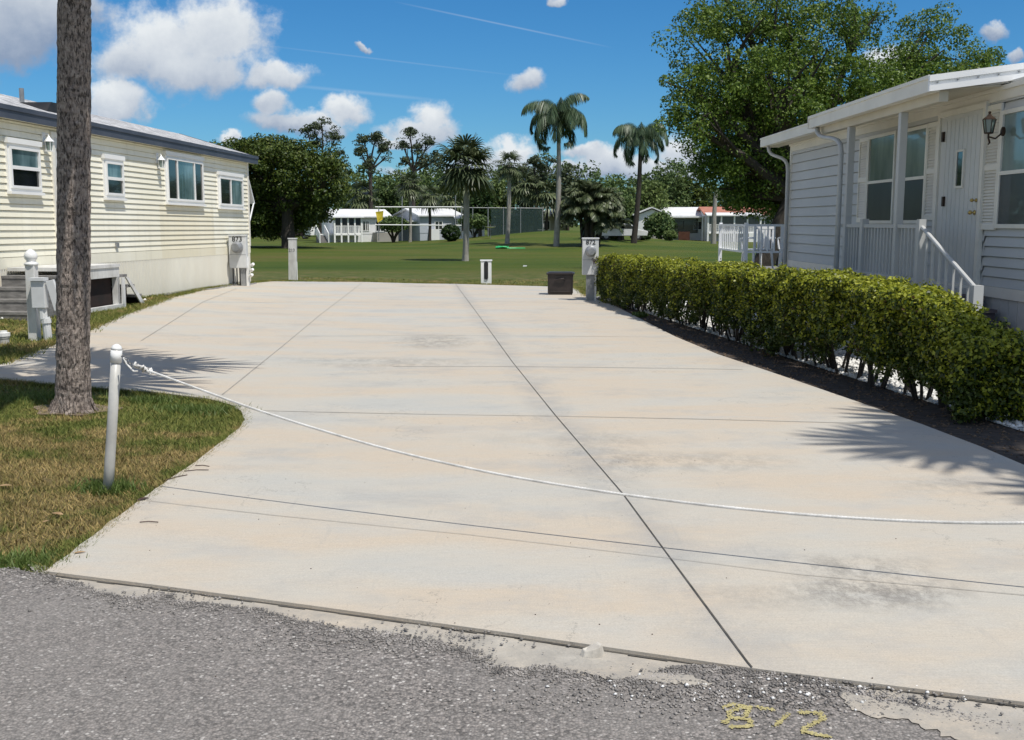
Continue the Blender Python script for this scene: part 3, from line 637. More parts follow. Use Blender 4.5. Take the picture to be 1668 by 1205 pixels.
def window(parent, Wf, x0, y0, x1, y1, panes, casing, divs=None, hdiv=False, mats=('glass',), y=-.03, head=True, fm='white'):
    """window unit from its outer corners in the wall; panes stand in a real frame with a sill"""
    xm = (x0+x1)/2; u0 = Wf(x0, (y0+y1)/2)[0]; u1 = Wf(x1, (y0+y1)/2)[0]; zt_ = Wf(xm, y0)[1]; z0_ = Wf(xm, y1)[1]
    if u1 < u0: u0, u1 = u1, u0
    mb = MB(); c = casing; f = .045
    def ring(a, b, z0, z1, w, ya, yb):
        mb.box(a, a+w, ya, yb, z0, z1); mb.box(b-w, b, ya, yb, z0, z1); mb.box(a+w, b-w, ya, yb, z1-w, z1); mb.box(a+w, b-w, ya, yb, z0, z0+w)
    ring(u0, u1, z0_, zt_, c, y-.025, y+.03)
    ring(u0+c, u1-c, z0_+c, zt_-c, f, y-.055, y+.02)
    a, b, z0, z1 = u0+c+f, u1-c-f, z0_+c+f, zt_-c-f
    cells = []
    if hdiv:
        zm = (z0+z1)/2; mb.box(a, b, y-.05, y+.02, zm-.03, zm+.03); cells = [(a, b, zm+.03, z1), (a, b, z0, zm-.03)]
    else:
        us = [a]+[a+(b-a)*k for k in (divs or [])]+[b]
        for k in us[1:-1]: mb.box(k-.022, k+.022, y-.05, y+.02, z0, z1)
        cells = [(p+(.022 if i else 0), q_-(.022 if i < len(us)-2 else 0), z0, z1) for i, (p, q_) in enumerate(zip(us[:-1], us[1:]))]
    if head: mb.box(u0-.02, u1+.02, y-.06, y+.03, zt_+.001, zt_+.09)
    mb.box(u0-.01, u1+.01, y-.07, y+.02, z0_-.05, z0_-.001)
    w = mb.build('window', fm, parent)
    for i, (p, q_, r, s) in enumerate(cells):
        mb = MB(); mb.box(p-.004, q_+.004, y-.025, y-.01, r-.004, s+.004); mb.build('pane', mats[i % len(mats)], w)
    return (u0, u1, z0_, zt_)
window(lh, LW, 8, 236, 62, 312, 2, .05, hdiv=True, mats=('glassb', 'glass'))
window(lh, LW, 166, 260, 198, 322, 2, .05, hdiv=True, mats=('glassb', 'glass'))
window(lh, LW, 267, 257, 328, 331, 3, .05, divs=[.26, .76], mats=('glass', 'glassb', 'glass'))
window(lh, LW, 353, 287, 393, 338, 2, .05, divs=[.47], mats=('glass', 'glassb'))
# entrance door with trim behind the palm
du0 = LW(84, 300)[0]; du1 = du0+.98; dz0 = zb+.02; dz1 = LW(90, 216)[1]
mb = MB(); mb.box(du0, du0+.09, -.05, 0, dz0, dz1); mb.box(du1-.09, du1, -.05, 0, dz0, dz1); mb.box(du0+.09, du1-.09, -.05, 0, dz1-.09, dz1); mb.build('door_frame', 'wtrim', lh)
mb = MB(); mb.box(du0+.092, du1-.092, -.035, 0, dz0, dz1-.092); d = mb.build('door', 'doorw', lh)
mb = MB(); mb.box(du0+.25, du1-.25, -.042, -.036, dz0+1.2, dz1-.3); mb.build('door_pane', 'glassb', d)
mb = MB(); mb.box(du0+.1, du0+.3, -.07, -.036, dz0+.95, dz0+.98); mb.build('handle', 'dark', d)
mb = MB()
a, z = LW(188, 399); mb.box(a-.05, a+.05, -.06, -.02, z-.05, z+.05); mb.build('wall_outlet', 'galv', lh)
def wall_lantern(px, py):
    a, z = LW(px, py, -.12); e = bpy.data.objects.new('lantern', None); C.objects.link(e); e.parent = lh; e.location = (a, -.12, z)
    mb = MB(); mb.tube([(0, .09, .14), (0, .03, .20), (0, 0, .17), (0, 0, .12)], .012, 6); mb.box(-.05, .05, .085, .11, .0, .22); mb.lathe([(.012, .16), (.03, .13), (.085, .07), (.09, .06)], (0, 0, 0), 6)
    mb.box(-.06, .06, -.06, .06, -.115, -.10)
    for i in range(4):
        x, y = .055*math.cos(i*math.pi/2+.785), .055*math.sin(i*math.pi/2+.785); mb.tube([(x, y, -.1), (x*1.2, y*1.2, .06)], .007, 4)
    mb.build('lantern_cage', 'bright', e)
    mb = MB(); mb.lathe([(.045, -.098), (.055, .055)], (0, 0, 0), 8); mb.build('lantern_glass', 'glassg', e)
wall_lantern(80, 236); wall_lantern(263, 265)
# folded awning at the far end wall, held by an arm
mb = MB(); mb.add([(U1+.03, .0, zt-.30), (U1+.03, 1.3, zt-.30), (U1+.55, 1.3, zt-1.12), (U1+.55, 0, zt-1.12), (U1+.03, 0, zt-.26), (U1+.03, 1.3, zt-.26), (U1+.60, 1.3, zt-1.10), (U1+.60, 0, zt-1.10)], [(0, 1, 2, 3), (7, 6, 5, 4), (0, 3, 7, 4), (1, 5, 6, 2), (2, 6, 7, 3), (0, 4, 5, 1)])
mb.tube([(U1+.03, .02, zt-1.75), (U1+.55, .02, zt-1.08)], .022, 6)
mb.build('awning', 'bright', lh)

# entrance steps of the left home
st = empty('entrance_steps', LM@Vector((du0+.5, -.6, -0.2)), 'weathered white and grey entrance steps with dark open landing below the cream home\'s door', 'steps')
st.matrix_world = LM
lu = LW(150, 440, -1.0)[0]; ra = LW(194, 440, -1.0)[0]; tz = LW(170, 431, -1.0)[1]
gz = (LMi@Vector((LM@Vector((lu, -1, 0))).to_3d())).z
def lgz(u, y): w = LM@Vector((u, y, 0)); return (zf(w.x, w.y)-w.z)
la = LW(100, 440, -1.0)[0]
g = lgz(lu, -1)
mb = MB(); mb.box(la, ra, -1.02, -.05, tz-.06, tz); mb.box(la, ra, -1.0, -.97, tz-.24, tz-.061)
mb.build('landing', 'whited', st)
mb = MB()
for (a, w) in ((la, .1), (lu+.5*(ra-lu)+.42, .16), (ra-.09, .09)): mb.box(a, min(a+w, ra), -1.0, -.9, g-.02, tz-.24)
mb.box(la, ra+.1, -1.03, -.93, g-.02, g+.07); mb.build('post_frame', 'whited', st)
mb = MB(); mb.box(la+.02, ra-.1, -.88, -.06, g, tz-.25); mb.build('void_shade', 'void_dark', st)  # near-black block: shade of the open space under the landing, put into colour
hgt = (tz-g)
for i in range(3):
    mb = MB(); a = ra+.02+i*.30; z = tz-(i+1)*hgt/4; mb.box(a-.02, a+.30, -1.0, -.10, z-.05, z); mb.build('tread', 'greywood', st)
    mb = MB(); mb.box(a-.02, a+.0, -.98, -.12, z-hgt/4, z-.051) if i < 2 else mb.box(a+.26, a+.28, -.98, -.12, z-hgt/4+.02, z-.051); mb.build('riser', 'void_dark', st)
mb = MB()
mb.prism([(ra+.02, g), (ra+.16, g), (ra+.16, tz-hgt*.25-.06), (ra+.05, tz-.26)], 'y', -1.03, -1.005)
mb.prism([(ra+.20, tz-hgt*.25-.05), (ra+.32, tz-hgt*.32), (ra+.98, g+.02), (ra+.82, g+.02)], 'y', -1.03, -1.005)
mb.build('stringer', 'whited', st)
for i in range(4):
    mb = MB(); a = la-.02-(i+1)*.26; z = tz-(i+.7)*hgt/4.6; mb.box(a, a+.28, -1.0, -.1, z-.045, z); mb.build('tread', 'greywood', st)
    mb = MB(); mb.box(a+.01, a+.25, -.98, -.1, g, z-.047); mb.build('riser', 'greywood', st)

# white stones along the left skirting and grey meter of the left home
def stones(name, region, n, smin, smax, m, seed, label, cat, zoff=0.02):
    rng = np.random.default_rng(seed); V = []; F = []
    base = [(1, 0, 0), (0, 1, 0), (-1, 0, 0), (0, -1, 0), (.1, .1, 1), (0, 0, -1)]; tri = [(0, 1, 4), (1, 2, 4), (2, 3, 4), (3, 0, 4), (1, 0, 5), (2, 1, 5), (3, 2, 5), (0, 3, 5)]
    B = np.array(base); TR = np.array(tri)
    for k in range(n):
        x, y = region(rng); s = smin+(smax-smin)*rng.random()**2
        an = rng.random()*6.28; ca, sa = math.cos(an), math.sin(an)
        b = B*(1+.35*(rng.random((6, 3))-.5))*np.array([s, s*(.6+.4*rng.random()), s*(.45+.3*rng.random())])
        b = np.stack([b[:, 0]*ca-b[:, 1]*sa+x, b[:, 0]*sa+b[:, 1]*ca+y, b[:, 2]+zf(x, y)+zoff], 1)
        F.append(TR+len(V)*6); V.append(b)
    o = npmesh(name, np.concatenate(V), np.concatenate(F), m); T(o, label, cat, kind='stuff'); return o
def reg_left(rng):
    u = rng.uniform(-3, 4.2); w = LM@Vector((u, -.05-rng.random()*.55, 0)); return w.x, w.y
stones('white_rocks', reg_left, 900, .02, .06, 'stone_w', 5, 'white landscaping rocks lying along the ribbed skirting of the cream home', 'rocks', .02)
def reg_right(rng):
    y = rng.uniform(4.5, 26); a = hx(y)+.30; return a+rng.random()*(5.4-a)*.9, y
stones('white_rocks', reg_right, 15000, .018, .045, 'stone_w', 6, 'bed of white landscaping rocks between the hedge and the right hand house', 'rocks', .025)

# meter post 873 beside the left home's far corner
MD = 28.6
def panel_frame(px, py, D, rotz=0):
    p = P(px, py, D); return Matrix.Translation((p.x, p.y, p.z))@Matrix.Rotation(rotz, 4, 'Z')
def meter(name, px, ytop, ybot, w, D, num, label, dome, full, extra=None):
    top = P(px, ytop, D); bot = P(px, ybot, D); x = (top.x+bot.x)/2; g = zf(x, D); h = top.z-bot.z
    e = empty(name, (x, D, g), label, 'electric meter')
    z1 = top.z-g; z0 = bot.z-g; hw = w/2; d = .20
    mb = MB(); mb.box(-hw, hw, -d, 0, z0, z1); mb.build('cabinet', 'meter', e, bevel=.012)
    mb = MB(); mb.box(-hw-.012, hw+.012, -d-.018, .012, z1, z1+.03); mb.build('cabinet_lid', 'meter', e, bevel=.006)
    mb = MB(); mb.box(-hw+.01, hw-.01, -d-.006, -d-.001, z0+h*.42, z0+h*.43); mb.build('seam', 'galv', e)
    zc = z1-dome*h; r = w*.30
    mb = MB(); mb.lathe([(r*1.15, 0), (r*1.15, .05), (r, .06), (r*.98, .17), (r*.8, .21), (r*.4, .225)], (0, 0, 0), 20); mb.v = [(a, -d-c, zc+b) for (a, b, c) in mb.v]; mb.build('meter_dome', 'galv', e, smooth=False)
    mb = MB(); mb.lathe([(r*.75, .0), (r*.7, .022)], (0, 0, 0), 16); mb.v = [(a, -d-.21-c, zc+b) for (a, b, c) in mb.v]; mb.build('meter_face', 'galv', e)
    text_mesh(num, w*.40, 'black', e, 'house_number', Matrix.Translation((0, -d-.004, z1-.020-w*.27))@Matrix.Rotation(math.pi/2, 4, 'X'), .003, .002)
    return e, z0, z1, d, hw
e, z0, z1, d, hw = meter('meter_pedestal', 961, 389, 447, .37, 24.6, '872', 'grey white meter pedestal numbered 872 on a metal post beside the hedge', .34, True)
mb = MB(); mb.box(-.09, .09, -.16, -.04, -.05, z0); mb.build('pole', 'galv', e); mb = MB(); mb.box(.10, .14, -.18, -.1, 0, z0); mb.build('conduit', 'pvcw', e)
rr = random.Random(4); mb = MB()
for k in range(14):
    a = Vector((.05+rr.random()*.1, -d-.01, z0+.30+rr.random()*.14)); mb.tube([a, a+Vector((rr.uniform(-.07, .07), -.01, rr.uniform(-.09, .02)))], .007, 4)
mb.build('dry_vine', 'darkleaf', e)
e, z0, z1, d, hw = meter('meter_pedestal', 390, 384, 436, .46, 28.4, '873', 'grey meter box numbered 873 on pipes at the cream home\'s far corner', .35, True)
mb = MB(); mb.box(.05, .17, -.14, -.02, -.03, z0); mb.build('pole', 'galv', e)
for x in (-.16, -.06, .02):
    mb = MB(); mb.tube([(x, -.1, -.05), (x, -.1, z0)], .018, 6); mb.tube([(x-.03, -.1, z0*.25), (x+.03, -.1, z0*.25)], .02, 6); mb.build('pipe', 'dark', e)
mb = MB(); mb.box(.185, .26, -.1, 0, -.05, z0+.3); mb.build('conduit', 'pvcw', e)
for i in range(3):
    mb = MB(); mb.tube([(.30+.02*i, -.1, .30+.14*i), (.36+.02*i, -.15, .34+.14*i)], [.05, .04], 8); mb.build('valve', 'pvcw', e)
mb = MB(); pts = []
for i in range(30):
    u = U1-.3-i*.22; w = LM@Vector((u, -.25-.08*math.sin(i*.5), 0)); pts.append((w.x, w.y, zf(w.x, w.y)+.03))
mb.tube(pts, .035, 7); T(mb.build('sewer_hose', 'greywood', smooth=True), 'grey hose lying in the grass along the foot of the cream home\'s skirting', 'hose')

# service post with ball cap, its outlet boxes, cover and stub pipe (left foreground)
b = G(57, 554); e = empty('service_post', b, 'white vinyl service post with ball cap and two outlet boxes left of the palm', 'utility post')
tp = P(50, 412, b.y)-b; hp = tp.z; w = .062
lm = Matrix(((1, 0, tp.x/hp, 0), (0, 1, 0, 0), (0, 0, 1, 0), (0, 0, 0, 1)))
mb = MB(); mb.box(-w, w, -w, w, -.1, hp*.86, lm); mb.build('post', 'whited', e, bevel=.008)
mb = MB(); c = lm@Vector((0, 0, hp*.86)); mb.lathe([(.085, 0), (.09, .03), (.062, .045), (.055, .06), (.078, .09), (.084, .12), (.074, .16), (.045, .195), (.008, .215)], c, 18); mb.build('ball_cap', 'pvcw', e, smooth=True)
mb = MB(); z = hp*.52; mb.box(.07, .25, -.19, -.08, z-.16, z+.20); mb.build('outlet_box', 'meter', e, bevel=.01)
lid = MB(); lid.box(.06, .26, -.22, -.07, z+.20, z+.24); lid.build('box_lid', 'meter', e)
mb = MB(); R1 = Matrix.Translation((.30, -.15, z+.20))@Matrix.Rotation(R(-14), 4, 'Y'); mb.box(-.04, .07, -.03, .02, -.40, .0, R1); mb.build('flap', 'meter', e, bevel=.006)
mb = MB(); mb.tube([(.18, -.12, z-.16), (.185, -.12, z-.3), (.21, -.11, .32), (.225, -.1, -.05)], .055, 10); mb.tube([(.212, -.11, .30), (.216, -.11, .24)], .066, 10); mb.build('conduit', 'meter', e)
b = G(7, 560); e = empty('cleanout_pipe', b, 'short white capped pipe standing in the grass at the left edge', 'pipe')
mb = MB(); mb.lathe([(.062, -.05), (.062, .07), (.07, .075), (.07, .1)], (0, 0, 0), 14); mb.build('pipe', 'pvc', e)
mb = MB(); mb.lathe([(.078, .1), (.078, .145), (.045, .15), (.045, .17)], (0, 0, 0), 14); mb.build('cap', 'pvcw', e)
b = G(88, 550); mb = MB(); mb.lathe([(.16, 0), (.16, .03), (.14, .04)], (0, 0, 0), 16); o = mb.build('valve_cover', 'bluebush'); o.location = b; T(o, 'round dark green valve cover in the grass beside the service post', 'valve cover')

# slim white post at the driveway's back left corner
b = G(477, 456); top = P(479, 389, b.y)
e = empty('marker_post', b, 'slim white square post with small grey digits at the back left driveway corner', 'post')
h = top.z-b.z; mb = MB(); mb.box(-.12, .12, -.09, .09, -.05, h, Matrix(((1, 0, .03/h, 0), (0, 1, 0, 0), (0, 0, 1, 0), (0, 0, 0, 1)))); mb.build('post', 'whited', e, bevel=.008)
mb = MB(); mb.box(-.105, .165, -.105, .105, h, h+.03); mb.build('cap', 'pvcw', e)
text_mesh('213', .13, 'grey', e, 'digits', Matrix.Translation((.015, -.096, h*.70))@Matrix.Rotation(math.pi/2, 4, 'X'), .003)
mb = MB(); mb.tube([(.15, -.06, 0), (.15, -.06, h*.45)], .018, 6); mb.build('conduit', 'pvcw', e)
# small white pedestal with a black oval
b = G(792, 463); top = P(792, 424, b.y); h = top.z-b.z
e = empty('phone_pedestal', b, 'short white pedestal with tall black oval on its face at the driveway\'s back edge', 'pedestal')
mb = MB(); mb.box(-.165, .165, -.1, .1, -.05, h-.02); mb.build('housing', 'white', e, bevel=.012)
mb = MB(); mb.box(-.19, .19, -.12, .12, h-.02, h+.02); mb.build('cap', 'bright', e, bevel=.008)
ov = [(.065*math.cos(a), .065*math.sin(a)+(.22 if math.sin(a) >= 0 else -.22)) for a in [2*math.pi*i/28 for i in range(28)]]
mb = MB(); mb.prism([(x, z+h*.58) for x, z in ov], 'y', -.108, -.101); mb.build('oval_inset', 'black', e)
mb = MB(); mb.tube([(.05*math.cos(a), -.112, h*.58-.22-.03+.05*math.sin(a)) for a in [math.pi+math.pi*i/8 for i in range(9)]], .012, 5); mb.build('handle', 'galv', e)
# dark plastic deck box
b = G(913, 479, SL); e = empty('deck_box', b, 'black plastic deck box with lid and moulded handle at the back of the driveway', 'storage box', rot=(0, 0, R(-4)))
w = .325; dp = .30; hh = .57
mb = MB(); mb.add([(-w*.94, -dp*.94, 0), (w*.94, -dp*.94, 0), (w*.94, dp*.94, 0), (-w*.94, dp*.94, 0), (-w, -dp, hh*.9), (w, -dp, hh*.9), (w, dp, hh*.9), (-w, dp, hh*.9)], [(0, 3, 2, 1), (4, 5, 6, 7), (0, 1, 5, 4), (1, 2, 6, 5), (2, 3, 7, 6), (3, 0, 4, 7)])
for x in (-w*.98, w*.90): mb.box(x, x+.03, -dp-.012, -dp+.05, .04, hh*.88)
mb.box(-w*.80, w*.80, -dp-.015, -dp+.03, .07, .10); mb.build('body', 'boxb', e, bevel=.012)
mb = MB(); mb.box(-w-.03, w+.03, -dp-.035, dp+.03, hh*.9+.002, hh*.97); mb.box(-w+.02, w-.02, -dp+.02, dp-.02, hh*.97, hh); mb.build('lid', 'boxb', e, bevel=.015)
mb = MB(); mb.tube([(-.13, -dp-.02, hh*.66), (.02, -dp-.05, hh*.73), (.09, -dp-.05, hh*.74), (.12, -dp-.02, hh*.66), (.07, -dp-.03, hh*.60)], .018, 6); mb.build('handle', 'boxb', e)

# ------------------------------------------------------------------ rope barrier
pb = G(176, 802); ptp = P(190, 566, pb.y); D_post = pb.y
e = empty('rope_post', pb, 'grey white plastic pipe post with domed cap holding the rope, in the grass', 'post', 'posts holding the rope')
v = ptp-pb
mb = MB(); mb.tube([v*-.05, v*.2, v*.5, v*.95], [.031, .030, .029, .028], 16); mb.build('pipe', 'pvc', e, smooth=True)
mb = MB(); mb.tube([v*.90, v*.985], .032, 16); mb.tube([v*.985, v*1.0, v*1.012, v*1.02, v*1.025], [.032, .030, .024, .015, .004], 16); mb.build('cap', 'pvcw', e, smooth=True)
lin = Vector((4.55, -1.85, 0)).normalized(); pnorm = Vector((lin.y, -lin.x, 0))
def onrope(px, py):
    d = raydir(px, py); o = Vector((0, 0, CAMZ)); t = (pb-o).dot(pnorm)/d.dot(pnorm); return o+d*t
RP = [(243, 604), (320, 632), (400, 662), (500, 694), (640, 735), (800, 771), (930, 793), (1017, 806), (1150, 823), (1300, 838), (1450, 848), (1560, 852), (1668, 853), (1760, 850), (1850, 842)]
rp = [onrope(*p) for p in RP]
dens = []
for a, b2 in zip(rp[:-1], rp[1:]):
    n = max(1, int((b2-a).length/.04)); dens += [a.lerp(b2, i/n) for i in range(n)]
dens.append(rp[-1])
for _ in range(30):
    dens = [dens[0]]+[(dens[i-1]+dens[i]*2+dens[i+1])/4 for i in range(1, len(dens)-1)]+[dens[-1]]
e = empty('rope', dens[0], 'long white rope sagging across the front of the driveway from the plastic post', 'rope')
rel = [p-dens[0] for p in dens]
fine = []
for a, b2 in zip(rel[:-1], rel[1:]):
    n = max(1, round((b2-a).length/.008)); fine += [a.lerp(b2, i/n) for i in range(n)]
fine.append(rel[-1])
for ph in range(3):
    pts = []
    for i, p in enumerate(fine):
        a = i*.008/.045*2*math.pi+ph*2.094; pts.append(p+pnorm*.0036*math.cos(a)+Vector((0, 0, .0036*math.sin(a))))
    mb = MB(); mb.tube(pts, .0040, 6); mb.build('strand', 'rope', e, smooth=True)
mb = MB(); rr = random.Random(5)
kn = []
for i in range(26):
    t = i/25; kn.append(Vector((-.085+.10*t, .0, .034-.04*t))+Vector((.010*math.sin(i*2.2), .014*math.cos(i*1.9), .016*math.sin(i*1.7))))
mb.tube(kn, .007, 6); mb.build('knot', 'rope', e, smooth=True)
ch0 = onrope(202, 582)-dens[0]; ch1 = Vector((-.06, 0, .02))
for i in range(7):
    c0 = ch0.lerp(ch1, i/7); c1 = ch0.lerp(ch1, (i+1.25)/7); ax = (c1-c0); cc = (c0+c1)/2; sd_ = Vector((0, 1, 0)) if i % 2 else Vector((0, 0, 1)); sd_ = sd_.cross(ax).normalized()
    loop = [cc+ax*.5*math.cos(a)+sd_*.008*math.sin(a) for a in [2*math.pi*k/10 for k in range(11)]]
    mb = MB(); mb.tube([p+Vector((0, 0, -.012*math.sin(math.pi*i/6))) for p in loop], .0026, 5, caps=False); mb.build('chain_link', 'chain', e, smooth=True)
mb = MB(); q0 = onrope(198, 580)-dens[0]; mb.tube([q0, ch0], .005, 6); mb.tube([ch0+Vector((0, 0, .008)), ch0+Vector((0, 0, -.03)), ch0+Vector((.02, 0, -.04))], .005, 6); mb.build('hook', 'chain', e)
mb = MB(); mb.tube([ch0+Vector((0, -.01, .0)), ch0+Vector((.02, -.02, -.035)), ch1+Vector((-.02, -.02, -.02)), ch1+Vector((.0, -.01, -.02))], .0055, 6); mb.build('tail', 'rope', e, smooth=True)
# partner post outside the frame that carries the rope's other end
pe = dens[-1]; gg = zf(pe.x, pe.y)
o2 = empty('rope_post', (pe.x+.03, pe.y, gg), 'grey white plastic pipe post at the right end of the rope', 'post', 'posts holding the rope')
hh2 = pe.z-gg+.08
mb = MB(); mb.tube([(0, 0, -.05), (0, 0, hh2)], .034, 16); mb.build('pipe', 'pvc', o2, smooth=True)
mb = MB(); mb.tube([(0, 0, hh2-.05), (0, 0, hh2+.01), (0, 0, hh2+.03)], [.037, .036, .01], 16); mb.build('cap', 'pvcw', o2, smooth=True)

# ------------------------------------------------------------------ right white house
rdir = Vector((-.008, 1, 0)).normalized(); rin = Vector((1, .008, 0)).normalized()
XW = 5.40
RM = Matrix(((rdir.x, -rin.x, 0, XW), (rdir.y, -rin.y, 0, 12.3), (0, 0, 1, 0), (0, 0, 0, 1)))
# local: x away from camera along the wall, y outwards (towards the driveway), z up
RMi = RM.inverted()
def RW(px, py, yoff=0.0): return onplane(px, py, RMi, yoff)
rh_ = empty('house', RM.translation, 'white clapboard house with porch roof and front door, right of the hedge', 'house'); rh_.matrix_world = RM
A0 = -1.62; A1 = RW(1287, 330)[0]; zs = RW(1600, 481)[1]; ztop = 3.03; DEP = 7.3
mb = MB(); mb.box(A0, A1, -DEP, -.02, zs, ztop+.1)
dd0, dd1 = RW(1602, 330)[0], RW(1533, 330)[0]
siding(mb, A0, dd0-.12, zs+.12, ztop, .112, .024, 1); siding(mb, dd0-.12, A1-.06, zs+.12, ztop, .165, .024, 1)
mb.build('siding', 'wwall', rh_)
mb = MB(); mb.box(A0, A1, -.018, .03, zs, zs+.118); mb.box(A1-.07, A1+.02, .0, .03, zs+.12, ztop); mb.box(A0, A1, .0, .035, ztop-.10, ztop+.0); mb.box(A0, A1, .001, .06, ztop+.001, ztop+.05); mb.build('trim', 'wtrim', rh_)
mb = MB(); n = int((A1-A0)/.2)
for i in range(n):
    a = A0+i*.2; mb.box(a, a+.19, -.02, .004, -.5, zs-.002)
mb.box(A1-.02, A1, -DEP, -.03, -.5, zs-.002); mb.box(A0, A1, -.04, -.022, -.5, zs-.003)
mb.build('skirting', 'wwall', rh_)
# main roof with eave gutter
ge = RW(1247, 236, .32)[0]
mb = MB(); zg = 3.10; rise = .44; pa0 = RW(1516, 140, .85)[0]
for (ya, yb, za, zb2) in ((.30, -DEP/2, zg+.03, zg+.03+rise), (-DEP-.3, -DEP/2, zg+.03, zg+.03+rise)):
    mb.add([(pa0+.02, ya, za), (ge, ya, za), (ge, yb, zb2), (pa0+.02, yb, zb2), (pa0+.02, ya, za-.06), (ge, ya, za-.06), (ge, yb, zb2-.06), (pa0+.02, yb, zb2-.06)], [(0, 1, 2, 3), (7, 6, 5, 4), (0, 4, 5, 1), (1, 5, 6, 2), (3, 7, 4, 0), (2, 6, 7, 3)])
roof2 = mb.build('roof', 'whiteroof', rh_)
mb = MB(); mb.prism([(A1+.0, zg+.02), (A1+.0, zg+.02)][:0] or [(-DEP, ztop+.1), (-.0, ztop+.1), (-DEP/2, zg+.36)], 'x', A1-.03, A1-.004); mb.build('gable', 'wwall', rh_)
GS = .9; mb = MB(); mb.box(GS, ge+.02, .302, .42, zg-.03, zg+.005); mb.box(GS, ge+.02, .40, .42, zg+.006, zg+.135); mb.box(ge+.0, ge+.02, .302, .399, zg+.006, zg+.135); mb.box(GS, ge+.02, .42, .432, zg+.11, zg+.14); mb.build('gutter', 'wtrim', roof2)
mb = MB(); mb.box(GS, ge, .062, .30, zg-.035, zg-.01); mb.build('soffit', 'soffit', rh_)
def downspout(pts, nm='downspout', r=.038, sq=.8):
    mb = MB(); mb.tube(pts, r, 10, squash=sq)
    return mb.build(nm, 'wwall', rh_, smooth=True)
def bez(ctrl, n=8):
    out = []
    for i in range(n+1):
        t = i/n; a, b_, c, d_ = [Vector(p) for p in ctrl]; out.append(a*(1-t)**3+b_*3*t*(1-t)**2+c*3*t*t*(1-t)+d_*t**3)
    return out
za = zg-.03
downspout(bez([(ge-.35, .35, za), (ge-.35, .35, za-.32), (A1-.02, .07, za-.10), (A1-.02, .07, za-.50)])+[Vector((A1-.02, .07, .0))])
# porch roof
XG = .85                       # how far the porch gutter stands off the wall (local y)
pa, pb_ = RW(1516, 140, XG)[0], RW(1319, 195, XG)[0]
zpb = (RW(1516, 153, XG)[1]+RW(1320, 206, XG)[1])/2; zpt = (RW(1516, 126, XG)[1]+RW(1319, 188, XG)[1])/2
sl = .13
mb = MB(); yi = -.3
mb.add([(pa, XG-.02, zpt-.02), (pb_, XG-.02, zpt-.02), (pb_, yi, zpt-.02+sl*(XG-yi)), (pa, yi, zpt-.02+sl*(XG-yi)), (pa, XG-.02, zpt-.07), (pb_, XG-.02, zpt-.07), (pb_, yi, zpt-.07+sl*(XG-yi)), (pa, yi, zpt-.07+sl*(XG-yi))], [(0, 1, 2, 3), (7, 6, 5, 4), (0, 4, 5, 1), (1, 5, 6, 2), (3, 7, 4, 0), (2, 6, 7, 3)])
pr = mb.build('porch_roof', 'whiteroof', rh_)
mb = MB(); mb.box(pa, pb_, XG, XG+.015, zpb, zpt); mb.box(pa, pb_, XG-.10, XG-.001, zpb, zpb+.02); mb.box(pa-.0, pb_, XG+.015, XG+.03, zpt-.035, zpt+.005)
mb.box(pb_+.001, pb_+.015, XG-.10, XG+.028, zpb, zpt); mb.box(pa+.001, pa+.012, XG-.1, XG-.002, zpb+.021, zpt-.075); mb.build('gutter', 'wtrim', pr)
mb = MB()
def rk(y0, y1, z0, z1, xa, xb):
    mb.add([(xa, y0, z0+sl*(XG-y0)), (xa, y1, z0+sl*(XG-y1)), (xa, y1, z1+sl*(XG-y1)), (xa, y0, z1+sl*(XG-y0)), (xb, y0, z0+sl*(XG-y0)), (xb, y1, z0+sl*(XG-y1)), (xb, y1, z1+sl*(XG-y1)), (xb, y0, z1+sl*(XG-y0))], [(0, 1, 2, 3), (7, 6, 5, 4), (0, 4, 5, 1), (1, 5, 6, 2), (2, 6, 7, 3), (3, 7, 4, 0)])
hgt_ = zpt-zpb
yr = -DEP/2; rk(XG+.03, yr, zpt-hgt_*.38, zpt, pa-.045, pa-.001); rk(XG+.03, yr, zpt-hgt_*.62, zpt-hgt_*.38-.001, pa-.022, pa-.001); rk(XG+.03, yr, zpb+.002, zpt-hgt_*.62-.001, pa-.045, pa-.001)
mb.build('rake_flashing', 'bright', pr)
for k in range(6):
    mb = MB(); y = XG-.06-k*.22; mb.tube([(pa-.05, y, zpt-hgt_*.5+sl*(XG-y)), (pa-.022, y, zpt-hgt_*.5+sl*(XG-y))], .008, 6); mb.build('screw', 'galv', pr)
mb = MB(); mb.add([(pa+.02, XG-.11, zpb+.03), (pb_-.02, XG-.11, zpb+.03), (pb_-.02, .07, zpb+.06), (pa+.02, .07, zpb+.06), (pa+.02, XG-.11, zpb+.05), (pb_-.02, XG-.11, zpb+.05), (pb_-.02, .07, zpb+.08), (pa+.02, .07, zpb+.08)], [(0, 1, 2, 3), (7, 6, 5, 4), (0, 4, 5, 1), (2, 6, 7, 3), (1, 5, 6, 2), (3, 7, 4, 0)]); mb.build('porch_soffit', 'soffit', rh_)
XP = XG-.17
mb = MB(); mb.box(pa+.05, pb_-.05, XP-.05, XP+.05, zpb-.10, zpb+.02); mb.build('porch_beam', 'soffit', rh_)
zdeck = RW(1590, 466)[1]-.02
posts = []
for px in (1383, 1466):
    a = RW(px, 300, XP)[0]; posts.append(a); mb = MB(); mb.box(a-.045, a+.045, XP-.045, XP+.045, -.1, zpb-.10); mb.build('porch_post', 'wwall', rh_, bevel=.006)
a = posts[0]+.16
downspout(bez([(pb_-.22, XG-.05, zpb), (pb_-.22, XG-.05, zpb-.28), (a, XP+.08, zpb-.10), (a, XP+.08, zpb-.42)])+[Vector((a, XP+.08, 0))])
rc = RW(1499, 400, XP)[0]                       # near end of the landing
